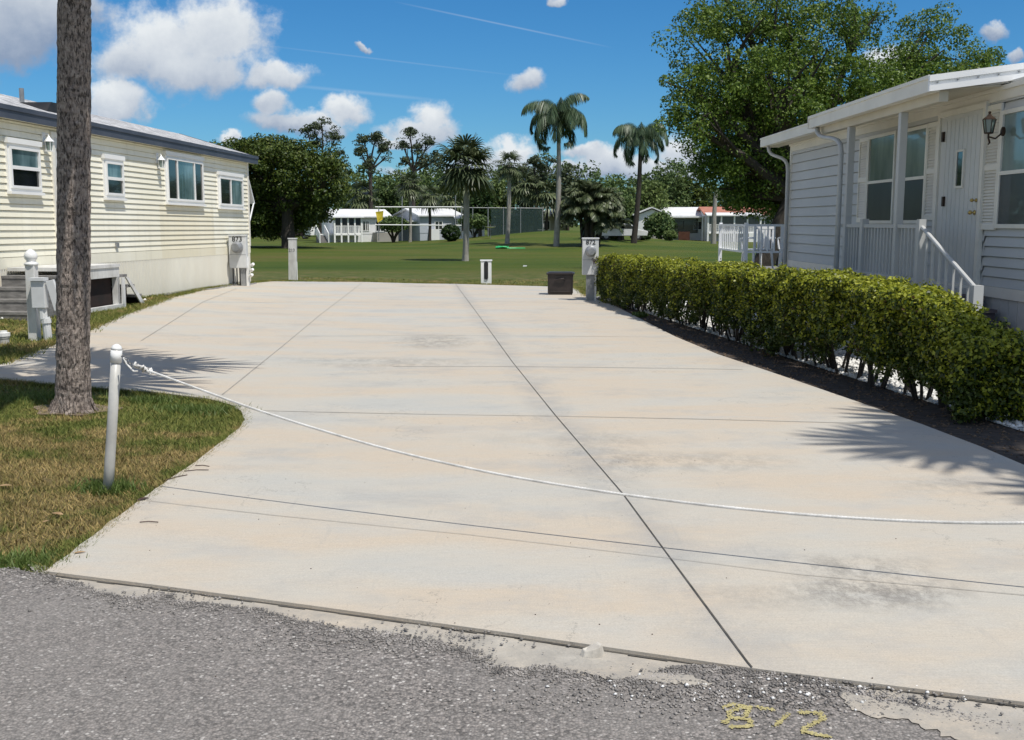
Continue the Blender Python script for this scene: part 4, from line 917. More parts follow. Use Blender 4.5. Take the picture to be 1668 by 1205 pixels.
mb = MB(); mb.box(rc, posts[0]+.35, .05, XP+.05, zdeck-.08, zdeck); mb.box(rc, posts[0]+.35, XP+.02, XP+.045, -.1, zdeck-.081); mb.build('porch_deck', 'wwall', rh_)
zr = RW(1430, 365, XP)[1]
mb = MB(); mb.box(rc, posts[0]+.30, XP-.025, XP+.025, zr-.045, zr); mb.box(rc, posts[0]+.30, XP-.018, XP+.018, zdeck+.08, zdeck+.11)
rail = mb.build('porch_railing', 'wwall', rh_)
n = int((posts[0]-rc)/.115)
for i in range(1, n):
    a = rc+i*.115; mb = MB(); mb.box(a-.013, a+.013, XP-.013, XP+.013, zdeck+.11, zr-.045); mb.build('baluster', 'wwall', rail)
mb = MB(); mb.box(rc-.04, rc+.04, XP-.04, XP+.04, zdeck-.3, zr+.06); mb.build('newel', 'wwall', rail)
mb = MB(); a = (posts[0]+posts[1])/2+.25; mb.box(a-.045, a+.045, XP-.045, XP+.045, zdeck, zr+.07); mb.build('newel', 'wwall', rail)
# stair down towards the street
sx1 = RW(1590, 474, XP)
mb = MB(); mb.tube([(rc, XP, zr-.02), (sx1[0], XP, sx1[1]+.02)], .024, 8); hr = mb.build('stair_handrail', 'wwall', rh_)
mb = MB(); mb.box(sx1[0]-.06, sx1[0]+.05, XP-.05, XP+.05, -.1, sx1[1]+.06); mb.build('newel', 'wwall', hr)
run = rc-sx1[0]
for i in range(1, 8):
    a = rc-i*run/8; zt_ = zr-.05-(zr-sx1[1])*i/8; mb = MB(); mb.box(a-.012, a+.012, XP-.012, XP+.012, zt_-.80, zt_); mb.build('baluster', 'wwall', hr)
mb = MB(); rs = (zdeck+.05)/7
for i in range(1, 8):
    mb.box(rc-.02-i*.33, rc-.02-(i-1)*.33-.002, .08, XP+.06, -.1, zdeck-rs*i+.02); mb.box(rc-.05-i*.33, rc-.02-(i-1)*.33-.003, .07, XP+.09, zdeck-rs*i+.021, zdeck-rs*i+.06)
mb.build('stair', 'brick', rh_)
# door
zd1 = RW(1565, 187)[1]; zd0 = zdeck+.03
mb = MB(); mb.box(dd0-.07, dd0-.001, .018, .07, zd0, zd1+.07); mb.box(dd1+.001, dd1+.07, .018, .07, zd0, zd1+.07); mb.box(dd0, dd1, .018, .07, zd1+.001, zd1+.07); mb.box(dd0-.1, dd1+.1, .0, .10, zd0-.05, zd0-.001); mb.build('door_frame', 'wtrim', rh_)
mb = MB(); mb.box(dd0, dd1, .012, .045, zd0, zd1)
k = 9
for i in range(k):
    a = dd0+.06+i*(dd1-dd0-.12)/k; mb.box(a+.006, a+(dd1-dd0-.12)/k-.006, .045, .049, zd0+.05, zd1-.05)
door = mb.build('door', 'doorw', rh_)
a0, z1_ = RW(1571, 246, .05); a1, z0_ = RW(1558, 303, .05)
mb = MB(); mb.box(a0, a1, .050, .058, z0_, z1_); mb.build('door_pane', 'glass', door)
mb = MB(); f = .025; mb.box(a0-f, a0, .050, .068, z0_-f, z1_+f); mb.box(a1, a1+f, .050, .068, z0_-f, z1_+f); mb.box(a0, a1, .050, .068, z1_, z1_+f); mb.box(a0, a1, .050, .068, z0_-f, z0_); mb.build('pane_frame', 'wtrim', door)
for (px, py, s) in ((1588, 326, .020), (1585, 346, .025)):
    a, z = RW(px, py, .07); mb = MB(); mb.lathe([(s*1.1, 0), (s*1.1, .012), (s*.4, .016), (s*.4, .035), (s, .045), (s*1.05, .06), (s*.6, .075)], (0, 0, 0), 14); mb.v = [(a+x, .05+c, z+y) for (x, y, c) in mb.v]; mb.build('knob', 'brass', door, smooth=True)
for py in (223, 328):
    a, z = RW(1535, py, .07); mb = MB(); mb.box(a-.03, a+.01, .0505, .08, z-.06, z+.06); mb.build('hinge', 'bronze', door)
# windows and louvred shutters
def shutter(x0, y0, x1, y1):
    xm = (x0+x1)/2; u0 = RW(x1, (y0+y1)/2)[0]; u1 = RW(x0, (y0+y1)/2)[0]; zt_ = RW(xm, y0)[1]; z0 = RW(xm, y1)[1]; f = .035
    mb = MB(); ya, yb = .018, .045
    mb.box(u0, u0+f, ya, yb, z0, zt_); mb.box(u1-f, u1, ya, yb, z0, zt_)
    zm = (z0+zt_)/2
    for (p, q_) in ((z0, z0+.06), (zm-.03, zm+.03), (zt_-.06, zt_)): mb.box(u0+f, u1-f, ya, yb, p, q_)
    for (p, q_) in ((z0+.06, zm-.03), (zm+.03, zt_-.06)):
        n = int((q_-p)/.035)
        for i in range(n):
            zz = p+i*(q_-p)/n; mb.add([(u0+f, yb-.004, zz), (u1-f, yb-.004, zz), (u1-f, ya+.006, zz+.032), (u0+f, ya+.006, zz+.032)], [(0, 1, 2, 3)])
    mb.box(u0+f, u1-f, ya-.012, ya+.001, z0, zt_)
    mb.build('shutter', 'wtrim', rh_)
def rwindow(x0, y0, x1, y1):
    return window(rh_, lambda a, b: RW(a, b), x0, y0, x1, y1, 2, .02, hdiv=True, mats=('glassg', 'screen'), y=.05, head=False, fm='wtrim')
def rwin(x0, y0, x1, y1, sl_=0.0):
    xm = (x0+x1)/2; u0 = RW(x1, (y0+y1)/2)[0]; u1 = RW(x0, (y0+y1)/2)[0]; zt_ = RW(xm, y0)[1]; z0 = RW(xm, y1)[1]
    mb = MB(); f = .045; ya, yb = .017, .05; zm = z0+(zt_-z0)*.47
    mb.box(u0, u0+f, ya, yb, z0, zt_); mb.box(u1-f, u1, ya, yb, z0, zt_)
    for (p, q_) in ((z0, z0+f), (zm-.02, zm+.02), (zt_-f, zt_)): mb.box(u0+f, u1-f, ya, yb, p, q_)
    w = mb.build('window', 'wtrim', rh_)
    mb = MB(); mb.box(u0+f-.003, u1-f+.003, ya+.002, ya+.012, zm+.018, zt_-f+.003); mb.build('pane', 'glassg', w)
    mb = MB(); mb.box(u0+f-.003, u1-f+.003, ya+.006, ya+.02, z0+f-.003, zm-.018); mb.build('pane', 'screen', w)
    return u0, u1
rwin(1417, 218, 1461, 364); rwin(1474, 207, 1513, 364); rwin(1633, 172, 1720, 372)
shutter(1402, 225, 1416, 362); shutter(1513, 200, 1529, 358); shutter(1603, 172, 1632, 374)
# coach lantern by the door
LY = .24
a, z = RW(1611, 206, LY); e = bpy.data.objects.new('coach_lantern', None); C.objects.link(e); e.parent = rh_; e.location = (a, LY, z); e.scale = (.85, .85, .85)
mb = MB(); mb.lathe([(.012, .19), (.02, .175), (.012, .16), (.03, .135), (.075, .10), (.085, .085)], (0, 0, 0), 6); mb.lathe([(.05, -.09), (.06, -.075)], (0, 0, 0), 6)
for i in range(6):
    an = i*math.pi/3; mb.tube([(.05*math.cos(an), .05*math.sin(an), -.08), (.078*math.cos(an), .078*math.sin(an), .09)], .006, 4)
mb.tube([(0, 0, -.08), (0, 0, -.14), (0, -.02, -.20), (0, -.0, -.23)], [.014, .012, .014, .006], 8); mb.tube([(0, -.01, -.13), (0, -.09, -.15), (0, -.15, -.10), (0, -.18, -.04)], .011, 6)
mb.build('lantern_cage', 'bronze', e)
mb = MB(); mb.lathe([(.045, -.075), (.07, .085)], (0, 0, 0), 6); mb.build('lantern_glass', 'glassg', e)
mb = MB(); mb.lathe([(.06, 0), (.06, .015), (.03, .03)], (0, 0, 0), 14); mb.v = [(x, c-.19, y-.06) for (x, y, c) in mb.v]; mb.build('back_plate', 'bronze', e)

# rear deck beyond the right house with white railing
DY = 21.3; dx0 = P(1214, 400, DY).x; dzt = P(1214, 365, DY).z; dzb = P(1214, 411, DY).z
e = empty('deck', (dx0, DY, zf(dx0, DY)), 'small white railed deck behind the far corner of the white house', 'deck')
mb = MB(); g0 = -zf(dx0, DY)
zt_, zb3 = dzt+g0, dzb+g0
mb.box(0, 1.9, -.03, 2.6, zb3-.47, zb3-.38); mb.build('floor', 'greywood', e)
mb = MB(); mb.box(-.02, 1.9, -.05, -.0, zt_-.045, zt_); mb.box(-.02, 1.9, -.045, -.005, zb3-.01, zb3+.03); mb.box(-.02, .03, .001, 2.6, zt_-.045, zt_); mb.box(-.02, .03, .001, 2.6, zb3-.01, zb3+.03); rl = mb.build('railing', 'bright', e)
for i in range(13):
    mb = MB(); mb.box(.02+i*.135, .045+i*.135, -.04, -.015, zb3+.03, zt_-.045); mb.build('baluster', 'bright', rl)
for i in range(1, 13):
    mb = MB(); mb.box(-.01, .015, i*.2, i*.2+.025, zb3+.03, zt_-.045); mb.build('baluster', 'bright', rl)
for (x, y) in ((-.03, -.06), (.86, -.06), (-.03, 2.55), (1.8, -.06)):
    mb = MB(); mb.box(x, x+.07, y, y+.07, -.05, zt_+.03); mb.build('post', 'bright', rl)
def plastic_chair(x, y, z, rz, label):
    e = empty('patio_chair', (x, y, z), label, 'chair', rot=(0, 0, rz))
    mb = MB(); mb.box(-.24, .24, -.22, .24, .40, .43); mb.build('seat', 'bright', e, bevel=.02)
    mb = MB(); mb.box(-.24, .24, .215, .255, .84, .90)
    for k in range(6): mb.box(-.23+k*.084, -.19+k*.084, .22, .25, .43, .845)
    mb.build('backrest', 'bright', e)
    for (a, b2) in ((-.21, -.19), (.21, -.19), (-.21, .2), (.21, .2)):
        mb = MB(); mb.tube([(a, b2, .41), (a*1.15, b2*1.15, 0)], [.03, .02], 6); mb.build('leg', 'bright', e)
    for s in (-1, 1):
        mb = MB(); mb.tube([(s*.25, -.2, .42), (s*.28, -.2, .64), (s*.28, .2, .66), (s*.26, .24, .66)], .02, 6); mb.build('armrest', 'bright', e)
plastic_chair(dx0+.45, DY+.9, zf(dx0, DY)+zb3-.38, R(200), 'white plastic chair on the railed deck, nearer its left end')
plastic_chair(dx0+1.15, DY+.8, zf(dx0, DY)+zb3-.38, R(170), 'white plastic chair on the railed deck, nearer the house corner')

# ------------------------------------------------------------------ foliage
def leaves(rng, pos, nrm, size, asp=.55, jit=.7, fold=True):
    """one small four-cornered leaf per position"""
    n = len(pos); d = nrm+jit*rng.normal(size=(n, 3)); d /= np.linalg.norm(d, axis=1)[:, None]+1e-9
    r = rng.normal(size=(n, 3)); a = np.cross(d, r); a /= np.linalg.norm(a, axis=1)[:, None]+1e-9; b = np.cross(d, a)
    s = (size*(.6+.8*rng.random(n)))[:, None] if np.isscalar(size) else (size*(.6+.8*rng.random(n)))[:, None]
    V = np.stack([pos-a*s*.5, pos-b*s*asp*.5+d*s*.08, pos+a*s*.5, pos+b*s*asp*.5+d*s*.08], 1).reshape(-1, 3)
    F = np.arange(4*n).reshape(n, 4); return V, F
def unit(rng, n, up=0.0):
    v = rng.normal(size=(n, 3)); v[:, 2] += up; return v/(np.linalg.norm(v, axis=1)[:, None]+1e-9)
def clumps(rng, ells, n, r0, r1, up=.35, inner=.72):
    E = np.array(ells, dtype=float); w = (E[:, 3]*E[:, 4]+E[:, 3]*E[:, 5]+E[:, 4]*E[:, 5]); w /= w.sum()
    k = rng.choice(len(E), n, p=w); d = unit(rng, n, up); q = inner+(1-inner)*rng.random(n)
    c = E[k, :3]+d*E[k, 3:6]*q[:, None]; r = r0+(r1-r0)*rng.random(n)
    return np.concatenate([c, r[:, None]], 1)
def clump_leaves(rng, cl, per, size, flat=.75, asp=.55, shell=.55):
    n = len(cl)*per; k = np.repeat(np.arange(len(cl)), per); d = unit(rng, n, .25); q = shell+(1-shell)*rng.random(n)**.6
    off = d*q[:, None]*cl[k, 3:4]; off[:, 2] *= flat
    return leaves(rng, cl[k, :3]+off, d*.9+np.array([0, 0, .35]), size, asp)
def branches(mb, base, ells, r, fork, rnd, subs=3):
    base = Vector(base); f = Vector(fork); mid = base.lerp(f, .5)+Vector((rnd.uniform(-.1, .1), rnd.uniform(-.1, .1), 0))*f.z*.1
    mb.tube([base-Vector((0, 0, .2)), base+Vector((0, 0, .1)), mid, f], [r*1.5, r*1.1, r*.95, r*.8], 9)
    for e in ells:
        c = Vector(e[:3]); m = f.lerp(c, .5)+Vector((rnd.uniform(-.3, .3), rnd.uniform(-.3, .3), rnd.uniform(-.1, .35)))*r*2
        mb.tube([f, m, c], [r*.6, r*.42, r*.2], 6)
        for _ in range(subs):
            t = Vector((rnd.uniform(-1, 1)*e[3], rnd.uniform(-1, 1)*e[4], rnd.uniform(-.3, 1)*e[5]))*.75
            s0 = m.lerp(c, rnd.random()); mb.tube([s0, (s0+c+t)/2+Vector((0, 0, .1*e[5])), c+t], [r*.25, r*.16, r*.05], 5)
def tree(name, label, px, py, ells_px, D=None, r=.2, fork=None, ncl=90, per=60, csize=(.5, .9), leaf=.2, mat='wood', bark='barkd', cat='tree', seed=1, group=None, flat=.75, up=.35, inner=.72, depth=1.0, subs=3):
    """ells_px: crown lobes given as seen (centre x, y, half width, half height, offset in depth)"""
    rng = np.random.default_rng(seed); rnd = random.Random(seed)
    b = G(px, py) if D is None else Vector((P(px, py, D).x, D, zf(P(px, py, D).x, D)))
    D = b.y; e = empty(name, b, label, cat, group)
    E = []; nm_p = name == 'pine_tree'
    for (x, y, rx, ry, dz) in ells_px:
        dd = D+dz; c = P(x, y, dd)-b; rw = rx*dd/FPX; E.append((c.x, c.y, c.z, rw, rw*depth, ry*(1.35 if nm_p else 1.0)*dd/FPX))
    sc = D/FPX
    cl = clumps(rng, E, ncl, csize[0], csize[1], up, inner); V, F = clump_leaves(rng, cl, per, leaf, flat)
    npmesh('crown', V, F, mat, e)
    fz = min(x[2]-x[5]*.6 for x in E); fx = sum(x[0] for x in E)/len(E)
    f = Vector(fork) if fork else Vector((fx*.3, 0, max(fz, .4)))
    mb = MB(); branches(mb, (0, 0, 0), E, r, f, rnd, subs); mb.build('trunk', bark, e)
    return e

# --- fan palm and feather palm builders
def fan_frond(rng, out, base, az, el, pet, rad, nseg=30, droop=.5, span=2.2, w=.032):
    d = np.array([math.cos(az)*math.cos(el), math.sin(az)*math.cos(el), math.sin(el)]); side = np.array([-math.sin(az), math.cos(az), 0.]); upv = np.cross(d, side)*-1
    if upv[2] < 0: upv = -upv
    hub = base+d*pet+np.array([0, 0, -.10*pet*math.cos(el)])
    tl = rng.uniform(.1, .7); d2 = d*math.cos(tl)-upv*math.sin(tl); d2 /= np.linalg.norm(d2); up2 = np.cross(side, d2)
    V, F = out; o = len(V); s = side*.018
    V += [base-s, base+s, hub+s*.7, hub-s*.7]; F += [(o, o+1, o+2, o+3)]
    for i in range(nseg):
        a = -span+2*span*i/(nseg-1)+rng.normal()*.03; L = rad*(1-.25*abs(a)/span)*(.9+.2*rng.random())
        di = d2*math.cos(a)+side*math.sin(a)+upv*.18*math.cos(a*2)*.5; di /= np.linalg.norm(di); n = np.cross(di, up2); n /= np.linalg.norm(n)+1e-9
        m1 = hub+di*L*.55; dr = droop*L*(.5+.5*rng.random()); tip = hub+di*L*.97+np.array([0, 0, -dr*.42]); m2 = hub+di*L*.8+np.array([0, 0, -dr*.14])
        o = len(V); ww = w*rad
        V += [hub-n*ww*.3, hub+n*ww*.3, m1+n*ww, m1-n*ww, m2+n*ww*.6, m2-n*ww*.6, tip+n*ww*.08, tip-n*ww*.08]
        F += [(o, o+1, o+2, o+3), (o+3, o+2, o+4, o+5), (o+5, o+4, o+6, o+7)]
def fan_palm(name, label, base, toppt, r0, r1, nf, pet, rad, mat='palm', bark='bark', seed=1, group=None, elr=(-.7, 1.3), droop=.5, boots=True, nseg=30, rough=.0, ring=24, w=.032):
    rng = np.random.default_rng(seed); base = Vector(base); e = empty(name, base, label, 'palm tree', group)
    v = Vector(toppt)-base; H = v.length
    mb = MB(); nz = max(12, int(H/.03)) if rough else 14; pts = []; rad_ = []
    for i in range(nz+1):
        t = i/nz; bend = math.sin(t*math.pi)*.012*H*(0 if rough else 1); pts.append(v*t+Vector((bend, 0, 0))); rad_.append((r0*(1-t)+r1*t)*(1+.24*math.exp(-t*H/.16)))
    pts[0] = pts[0]-Vector((0, 0, .1))
    mb.tube(pts, rad_, ring)
    if rough:
        rr_ = random.Random(seed); nv = []
        for i, p in enumerate(mb.v):
            row = min(i//ring, nz); c = pts[row]; d = Vector(p)-c; k = 1+rough*(rr_.random()-.5)+rough*.18*math.sin(row*.9); nv.append(tuple(c+Vector((d.x*k, d.y*k, d.z))))
        mb.v = nv
    mb.build('trunk', bark, e)
    if rough:
        rr_ = random.Random(seed+1); mb = MB()
        for i in range(70):
            a = rr_.random()*6.283; q0 = Vector((math.cos(a), math.sin(a), 0)); r_ = r0*rr_.uniform(1.0, 1.16)
            mb.tube([q0*r_+Vector((0, 0, rr_.uniform(.04, .13))), q0*(r_+.03)+Vector((0, 0, .03)), q0*(r_+rr_.uniform(.05, .11))-Vector((0, 0, .02))], [.012, .011, .006], 5)
        mb.build('root_fringe', bark, e)
    out = ([], []); top = np.array(v)
    for i in range(nf):
        t = i/nf; az = i*2.39996+rng.normal()*.15; el = math.asin(min(.99, math.sin(min(elr[1], 1.5))+(math.sin(elr[0])-math.sin(min(elr[1], 1.5)))*t))+rng.normal()*.12
        fan_frond(rng, out, top+np.array([0, 0, -.25*t*pet]), az, el, pet*(.75+.5*rng.random()), rad*(.85+.3*rng.random()), nseg, droop, w=w)
    npmesh('crown', np.array(out[0]), np.array(out[1]), mat, e)
    if boots:
        out = ([], [])
        for i in range(8): fan_frond(rng, out, top+np.array([0, 0, -.3*pet]), rng.random()*6.28, -1.15+.2*rng.random(), pet*.5, rad*.6, 14, .6)
        npmesh('dead_frond', np.array(out[0]), np.array(out[1]), 'deadfrond', e)
    return e
def feather(rng, out, base, az, el, L, n=46, leaf=.5, curve=1.9, hang=.75, w=.022):
    V, F = out; p = np.array(base, float); ang = el; st = L/n; h = np.array([math.cos(az), math.sin(az), 0.]); side = np.array([-math.sin(az), math.cos(az), 0.])
    prev = p.copy()
    for i in range(n):
        t = i/n; ang = el-curve*t**1.35*(1.0); d = h*math.cos(ang)+np.array([0, 0, math.sin(ang)]); q = p+d*st
        o = len(V); rw = .02*(1-t)+.004; V += [p-side*rw, p+side*rw, q+side*rw, q-side*rw]; F += [(o, o+1, o+2, o+3)]
        if t > .10:
            ll = leaf*math.sin(math.pi*min(1, .15+t*.85))**.6*(.8+.4*rng.random())
            for s in (-1, 1):
                for _ in range(2):
                    di = side*s*(.75+.2*rng.normal())+d*.45+np.array([0, 0, -hang*(.6+.8*rng.random())]); di /= np.linalg.norm(di)
                    tip = q+di*ll+np.array([0, 0, -.18*ll]); m = q+di*ll*.5; nn = np.cross(di, d); nn /= np.linalg.norm(nn)+1e-9; nn = np.cross(nn, di)*w
                    o = len(V); V += [q, m+nn, tip, m-nn]; F += [(o, o+1, o+2, o+3)]
        p = q
def queen_palm(name, label, px, py, tx, ty, r0, r1, nf, L, seed, mat='queen', group=None, curve=2.1, leaf=.8, hang=.9, sector=None, w=.03, bark='barkg', els=(-.1, 1.35), n=46, spear=True):
    rng = np.random.default_rng(seed); b = G(px, py); e = empty(name, b, label, 'palm tree', group); top = P(tx, ty, b.y)-b
    mb = MB(); pts = [top*t+Vector((.12*math.sin(t*3), 0, 0)) for t in [i/12 for i in range(13)]]; pts[0].z -= .2
    mb.tube(pts, [r0*(1-t/12)+r1*t/12+(.12*r0 if t == 0 else 0) for t in range(13)], 12); mb.tube([top, top+Vector((0, 0, r0*4))], [r1*1.25, r1*.5], 10); mb.build('trunk', bark, e)
    out = ([], [])
    for i in range(nf):
        t = i/nf; az = i*2.39996+rng.normal()*.2
        feather(rng, out, np.array(top)+np.array([0, 0, r0*3]), az, els[1]+(els[0]-els[1])*t+rng.normal()*.1, L*(.85+.3*rng.random()), n, leaf, curve*(.85+.3*rng.random()), hang, w)
    npmesh('crown', np.array(out[0]), np.array(out[1]), mat, e)
    if spear:
        mb = MB(); mb.tube([top, top+Vector((.1, 0, r0*7))], [r1*.5, .02], 5); mb.build('spear_leaf', mat, e)
    return e

# near palm on the left verge (crown above the frame) and its neighbour outside the frame on the right
b = G(119, 671); tpt = P(121, 40, b.y); k = 6.2/(tpt.z-b.z); tpt = b+(tpt-b)*k
fan_palm('palm_tree', 'tall palm with rough grey brown trunk in the near grass, left of the rope post', b, tpt, .132, .120, 20, 1.45, 1.15, seed=3, rough=.07, elr=(-.75, 1.35), ring=44, droop=.25, nseg=20, w=.048)
bx_ = Vector((7.75, 3.85, 0)); bx_.z = zf(bx_.x, bx_.y)
fan_palm('palm_tree', 'palm outside the right edge whose frond shadows fall on the driveway', bx_, bx_+Vector((0, 0, 8.8)), .15, .13, 22, 1.6, 1.25, seed=9, elr=(-.7, 1.3), droop=.25, nseg=20, w=.048, boots=False)

# lawn palms
b = G(758, 425); fan_palm('cabbage_palm', 'stocky fan palm with full bristling crown in the middle of the lawn', b, P(758, 268, b.y), .16, .15, 46, .95, 1.1, seed=5, bark='barkg', elr=(-.55, 1.5), droop=.75, nseg=18, w=.055)
b = G(826, 397); fan_palm('cabbage_palm', 'thin small fan palm right of the stocky one, small tufted crown', b, P(829, 268, b.y), .17, .15, 26, .65, .8, seed=6, bark='barkg', elr=(-.9, 1.4), droop=.6, nseg=16, w=.06)
queen_palm('queen_palm', 'tallest feather palm on the lawn, smooth grey trunk and drooping crown against blue sky', 906, 401, 909, 203, .22, .13, 18, 3.2, 21, curve=2.75, leaf=1.0, hang=1.6, w=.03, n=60, spear=False)
queen_palm('queen_palm', 'feather palm half behind the oak, dark wispy drooping crown', 1032, 396, 1043, 235, .24, .14, 15, 3.3, 22, curve=2.6, leaf=1.0, hang=1.6, w=.028, bark='barkd', n=60)
for (px, py, ty, s, lab) in ((668, 394, 300, 31, 'slim fan palm in front of the pale roofed house, left of a pair'), (700, 392, 318, 32, 'slim dark fan palm in front of the pale roofed house, right of a pair')):
    b = G(px, py); fan_palm('fan_palm', lab, b, P(px-1, ty, b.y), .15, .13, 26, .8, 1.0, seed=s, bark='barkd' if s == 32 else 'barkg', elr=(-1.0, 1.3), droop=.8, nseg=16, w=.06)

# big oak beyond the right house
OD = 44
tree('oak_tree', 'huge dark spreading oak rising behind the white house', 1240, 440,
     [(1180, 95, 105, 80, 0), (1130, 150, 70, 50, -1), (1215, 30, 95, 50, 1), (1330, 70, 90, 85, 1), (1400, 40, 45, 45, 2), (1370, 150, 90, 60, 0), (1200, 215, 75, 90, 0), (1125, 205, 55, 28, -2),
      (1520, 95, 75, 72, 3), (1590, 110, 45, 38, 4), (1480, 130, 80, 55, 2), (1270, 150, 90, 80, -2), (1225, 280, 75, 55, 0), (1300, 260, 80, 70, 2), (1440, 170, 90, 50, 1), (1540, 150, 90, 35, 2), (1170, 265, 50, 45, 1), (1240, 330, 50, 30, 2), (1195, 310, 45, 35, 1), (1290, 200, 90, 90, 3), (1270, 330, 60, 40, 5), (1210, 250, 80, 70, 2), (1240, 290, 70, 60, 3), (1200, 180, 70, 70, 3)],
     D=OD, r=.42, fork=(1.2, 0, 3.0), ncl=880, per=165, csize=(.36, .92), leaf=.125, mat='oak', seed=41, flat=.7, up=.3, inner=.45, depth=.95, subs=6)
tree('oak_tree', 'second oak limb mass low behind the deck railing, dark trunk', 1275, 440, [(1270, 300, 50, 45, 0), (1300, 330, 40, 30, 0)], D=50, r=.3, fork=(0, 0, 3.5), ncl=60, per=70, csize=(.5, .9), leaf=.2, mat='oak', seed=42)
# broad dark ficus behind the cream home
tree('ficus_tree', 'broad dark dome shaped tree behind the cream home\'s far end', 470, 388,
     [(430, 285, 90, 55, 0), (490, 285, 75, 50, 0), (395, 262, 50, 34, 0), (370, 300, 60, 55, 2), (530, 300, 42, 40, -1), (410, 330, 70, 50, 1), (470, 330, 70, 40, 2), (445, 250, 60, 24, 0), (520, 335, 40, 30, 1), (360, 340, 50, 45, 4), (420, 365, 70, 25, 5), (450, 355, 70, 28, 3), (390, 360, 50, 28, 2), (500, 350, 40, 22, 3), (400, 350, 60, 35, 7), (450, 360, 70, 28, 7)],
     D=80, r=.5, fork=(0, 0, 3.0), ncl=1000, per=85, csize=(.55, 1.05), leaf=.22, mat='ficus', seed=43, flat=.6, up=.5, inner=.6)
# tall open pines
def pine(label, px, D, top, lobes, seed, base=390):
    tree('pine_tree', label, px, base, lobes, D=D, r=.24, ncl=int(15*len(lobes)), per=40, csize=(.3, .75), leaf=.24, mat='pine', seed=seed, flat=.5, up=.1, inner=.0, subs=3, depth=1.0)
pine('tall open crowned pine rising over the dome shaped tree', 522, 118, 195, [(500, 212, 24, 10, 0), (525, 208, 22, 12, 0), (545, 225, 18, 12, 0), (515, 235, 20, 10, 1), (550, 250, 18, 14, 0), (530, 262, 20, 12, 0), (560, 275, 14, 14, 0)], 51)
pine('thin two forked pine standing alone in the sky gap', 603, 118, 220, [(592, 228, 12, 8, 0), (612, 224, 12, 8, 0), (625, 240, 11, 9, 0), (588, 248, 10, 8, 0), (628, 258, 8, 6, 0), (600, 268, 12, 12, 0)], 52)
pine('pine with layered tufts left of the stocky fan palm', 672, 118, 212, [(668, 216, 14, 7, 0), (656, 236, 12, 8, 0), (682, 240, 16, 12, 0), (700, 232, 16, 9, 0), (660, 262, 14, 10, 0), (690, 268, 18, 14, 0), (712, 262, 16, 14, 0)], 53)
pine('pine with small rounded top right of the thin fan palm', 872, 122, 250, [(868, 262, 16, 9, 0), (886, 270, 16, 12, 0), (850, 278, 14, 10, 0), (900, 262, 14, 8, 0), (880, 292, 20, 14, 0)], 54)
# the wood behind everything, one mass, plus trees that stand out of it
def woodland():
    rng = np.random.default_rng(77); E = []
    prof = [(-300, 270), (200, 262), (420, 285), (560, 284), (600, 276), (640, 270), (700, 276), (760, 274), (800, 270), (850, 262), (900, 262), (960, 272), (1000, 288), (1040, 285), (1080, 268), (1130, 275), (1180, 300), (1260, 305), (1400, 290), (1900, 280)]
    xs = [p[0] for p in prof]; ys = [p[1] for p in prof]
    for i in range(230):
        px = rng.uniform(-300, 1900); top = np.interp(px, xs, ys)-6+rng.uniform(0, 26); D = rng.uniform(140, 170)
        c = P(px, top+22, D); g = zf(c.x, D); h = max(c.z-g, 2.0); E.append((c.x, D, c.z, 2.6+rng.random()*1.4, 2.4, 2.2)); E.append((c.x+rng.normal(), D-1, g+h*.5, 3.2, 2.5, h*.5))
    cl = clumps(rng, E, 4600, .6, 1.4, .2, .5); V, F = clump_leaves(rng, cl, 30, .5, .75)
    o = npmesh('woodland', V, F, 'wood'); T(o, 'distant mixed green wood closing the view behind the far houses', 'wood', kind='stuff')
woodland()
def ft_(lab, px, top, w, D, seed, mat='wood', base=388, low=None, nm='tree', leaf=.34, g='trees standing in front of the far wood'):
    low = low or 372; h = (low-top); E = [(px, top+h*.28, w*.8, h*.28, 0), (px-w*.35, top+h*.52, w*.7, h*.3, 0), (px+w*.35, top+h*.55, w*.7, h*.3, 1), (px, top+h*.72, w*.85, h*.28, 0)]
    tree(nm, lab, px, base, E, D=D, r=.2, ncl=100, per=42, csize=(.55, 1.0), leaf=leaf, mat=mat, seed=seed, group=g)
ft_('green tree beside the dome shaped tree, left of the thin pine', 582, 288, 26, 128, 61, 'woodb')
ft_('leafy tree behind the first far house\'s right end', 632, 292, 24, 128, 62, 'wood')
ft_('light green tree behind the slim palm pair', 655, 275, 22, 130, 63, 'woodb')
ft_('dark conical tree just right of the stocky fan palm trunk', 782, 282, 22, 112, 64, 'bluebush')
ft_('bright green tree behind the thin fan palm', 812, 292, 20, 125, 65, 'woodb')
ft_('tall loose grey green tree between thin fan palm and tallest palm', 860, 275, 26, 126, 66, 'pine')
ft_('grey green tree behind the tallest palm\'s trunk', 925, 268, 28, 128, 67, 'pine')
ft_('rounded green tree right of the clump palm', 1010, 318, 34, 116, 68, 'wood')
ft_('dark tall tree behind the white carport', 1095, 262, 34, 126, 69, 'wood')
ft_('dark tall tree left of the weathered pole', 1135, 275, 32, 128, 70, 'ficus')
ft_('mid green tree right of the feather palm trunk', 1062, 300, 26, 118, 71, 'woodb')
ft_('low dark tree between the clump palm and the second far roof', 985, 345, 24, 108, 72, 'wood', low=386)
ft_('small round tree hiding part of the small grey house', 1075, 352, 18, 104, 73, 'wood', low=384)
ft_('dark low tree behind the deck railing', 1215, 300, 45, 122, 74, 'ficus')
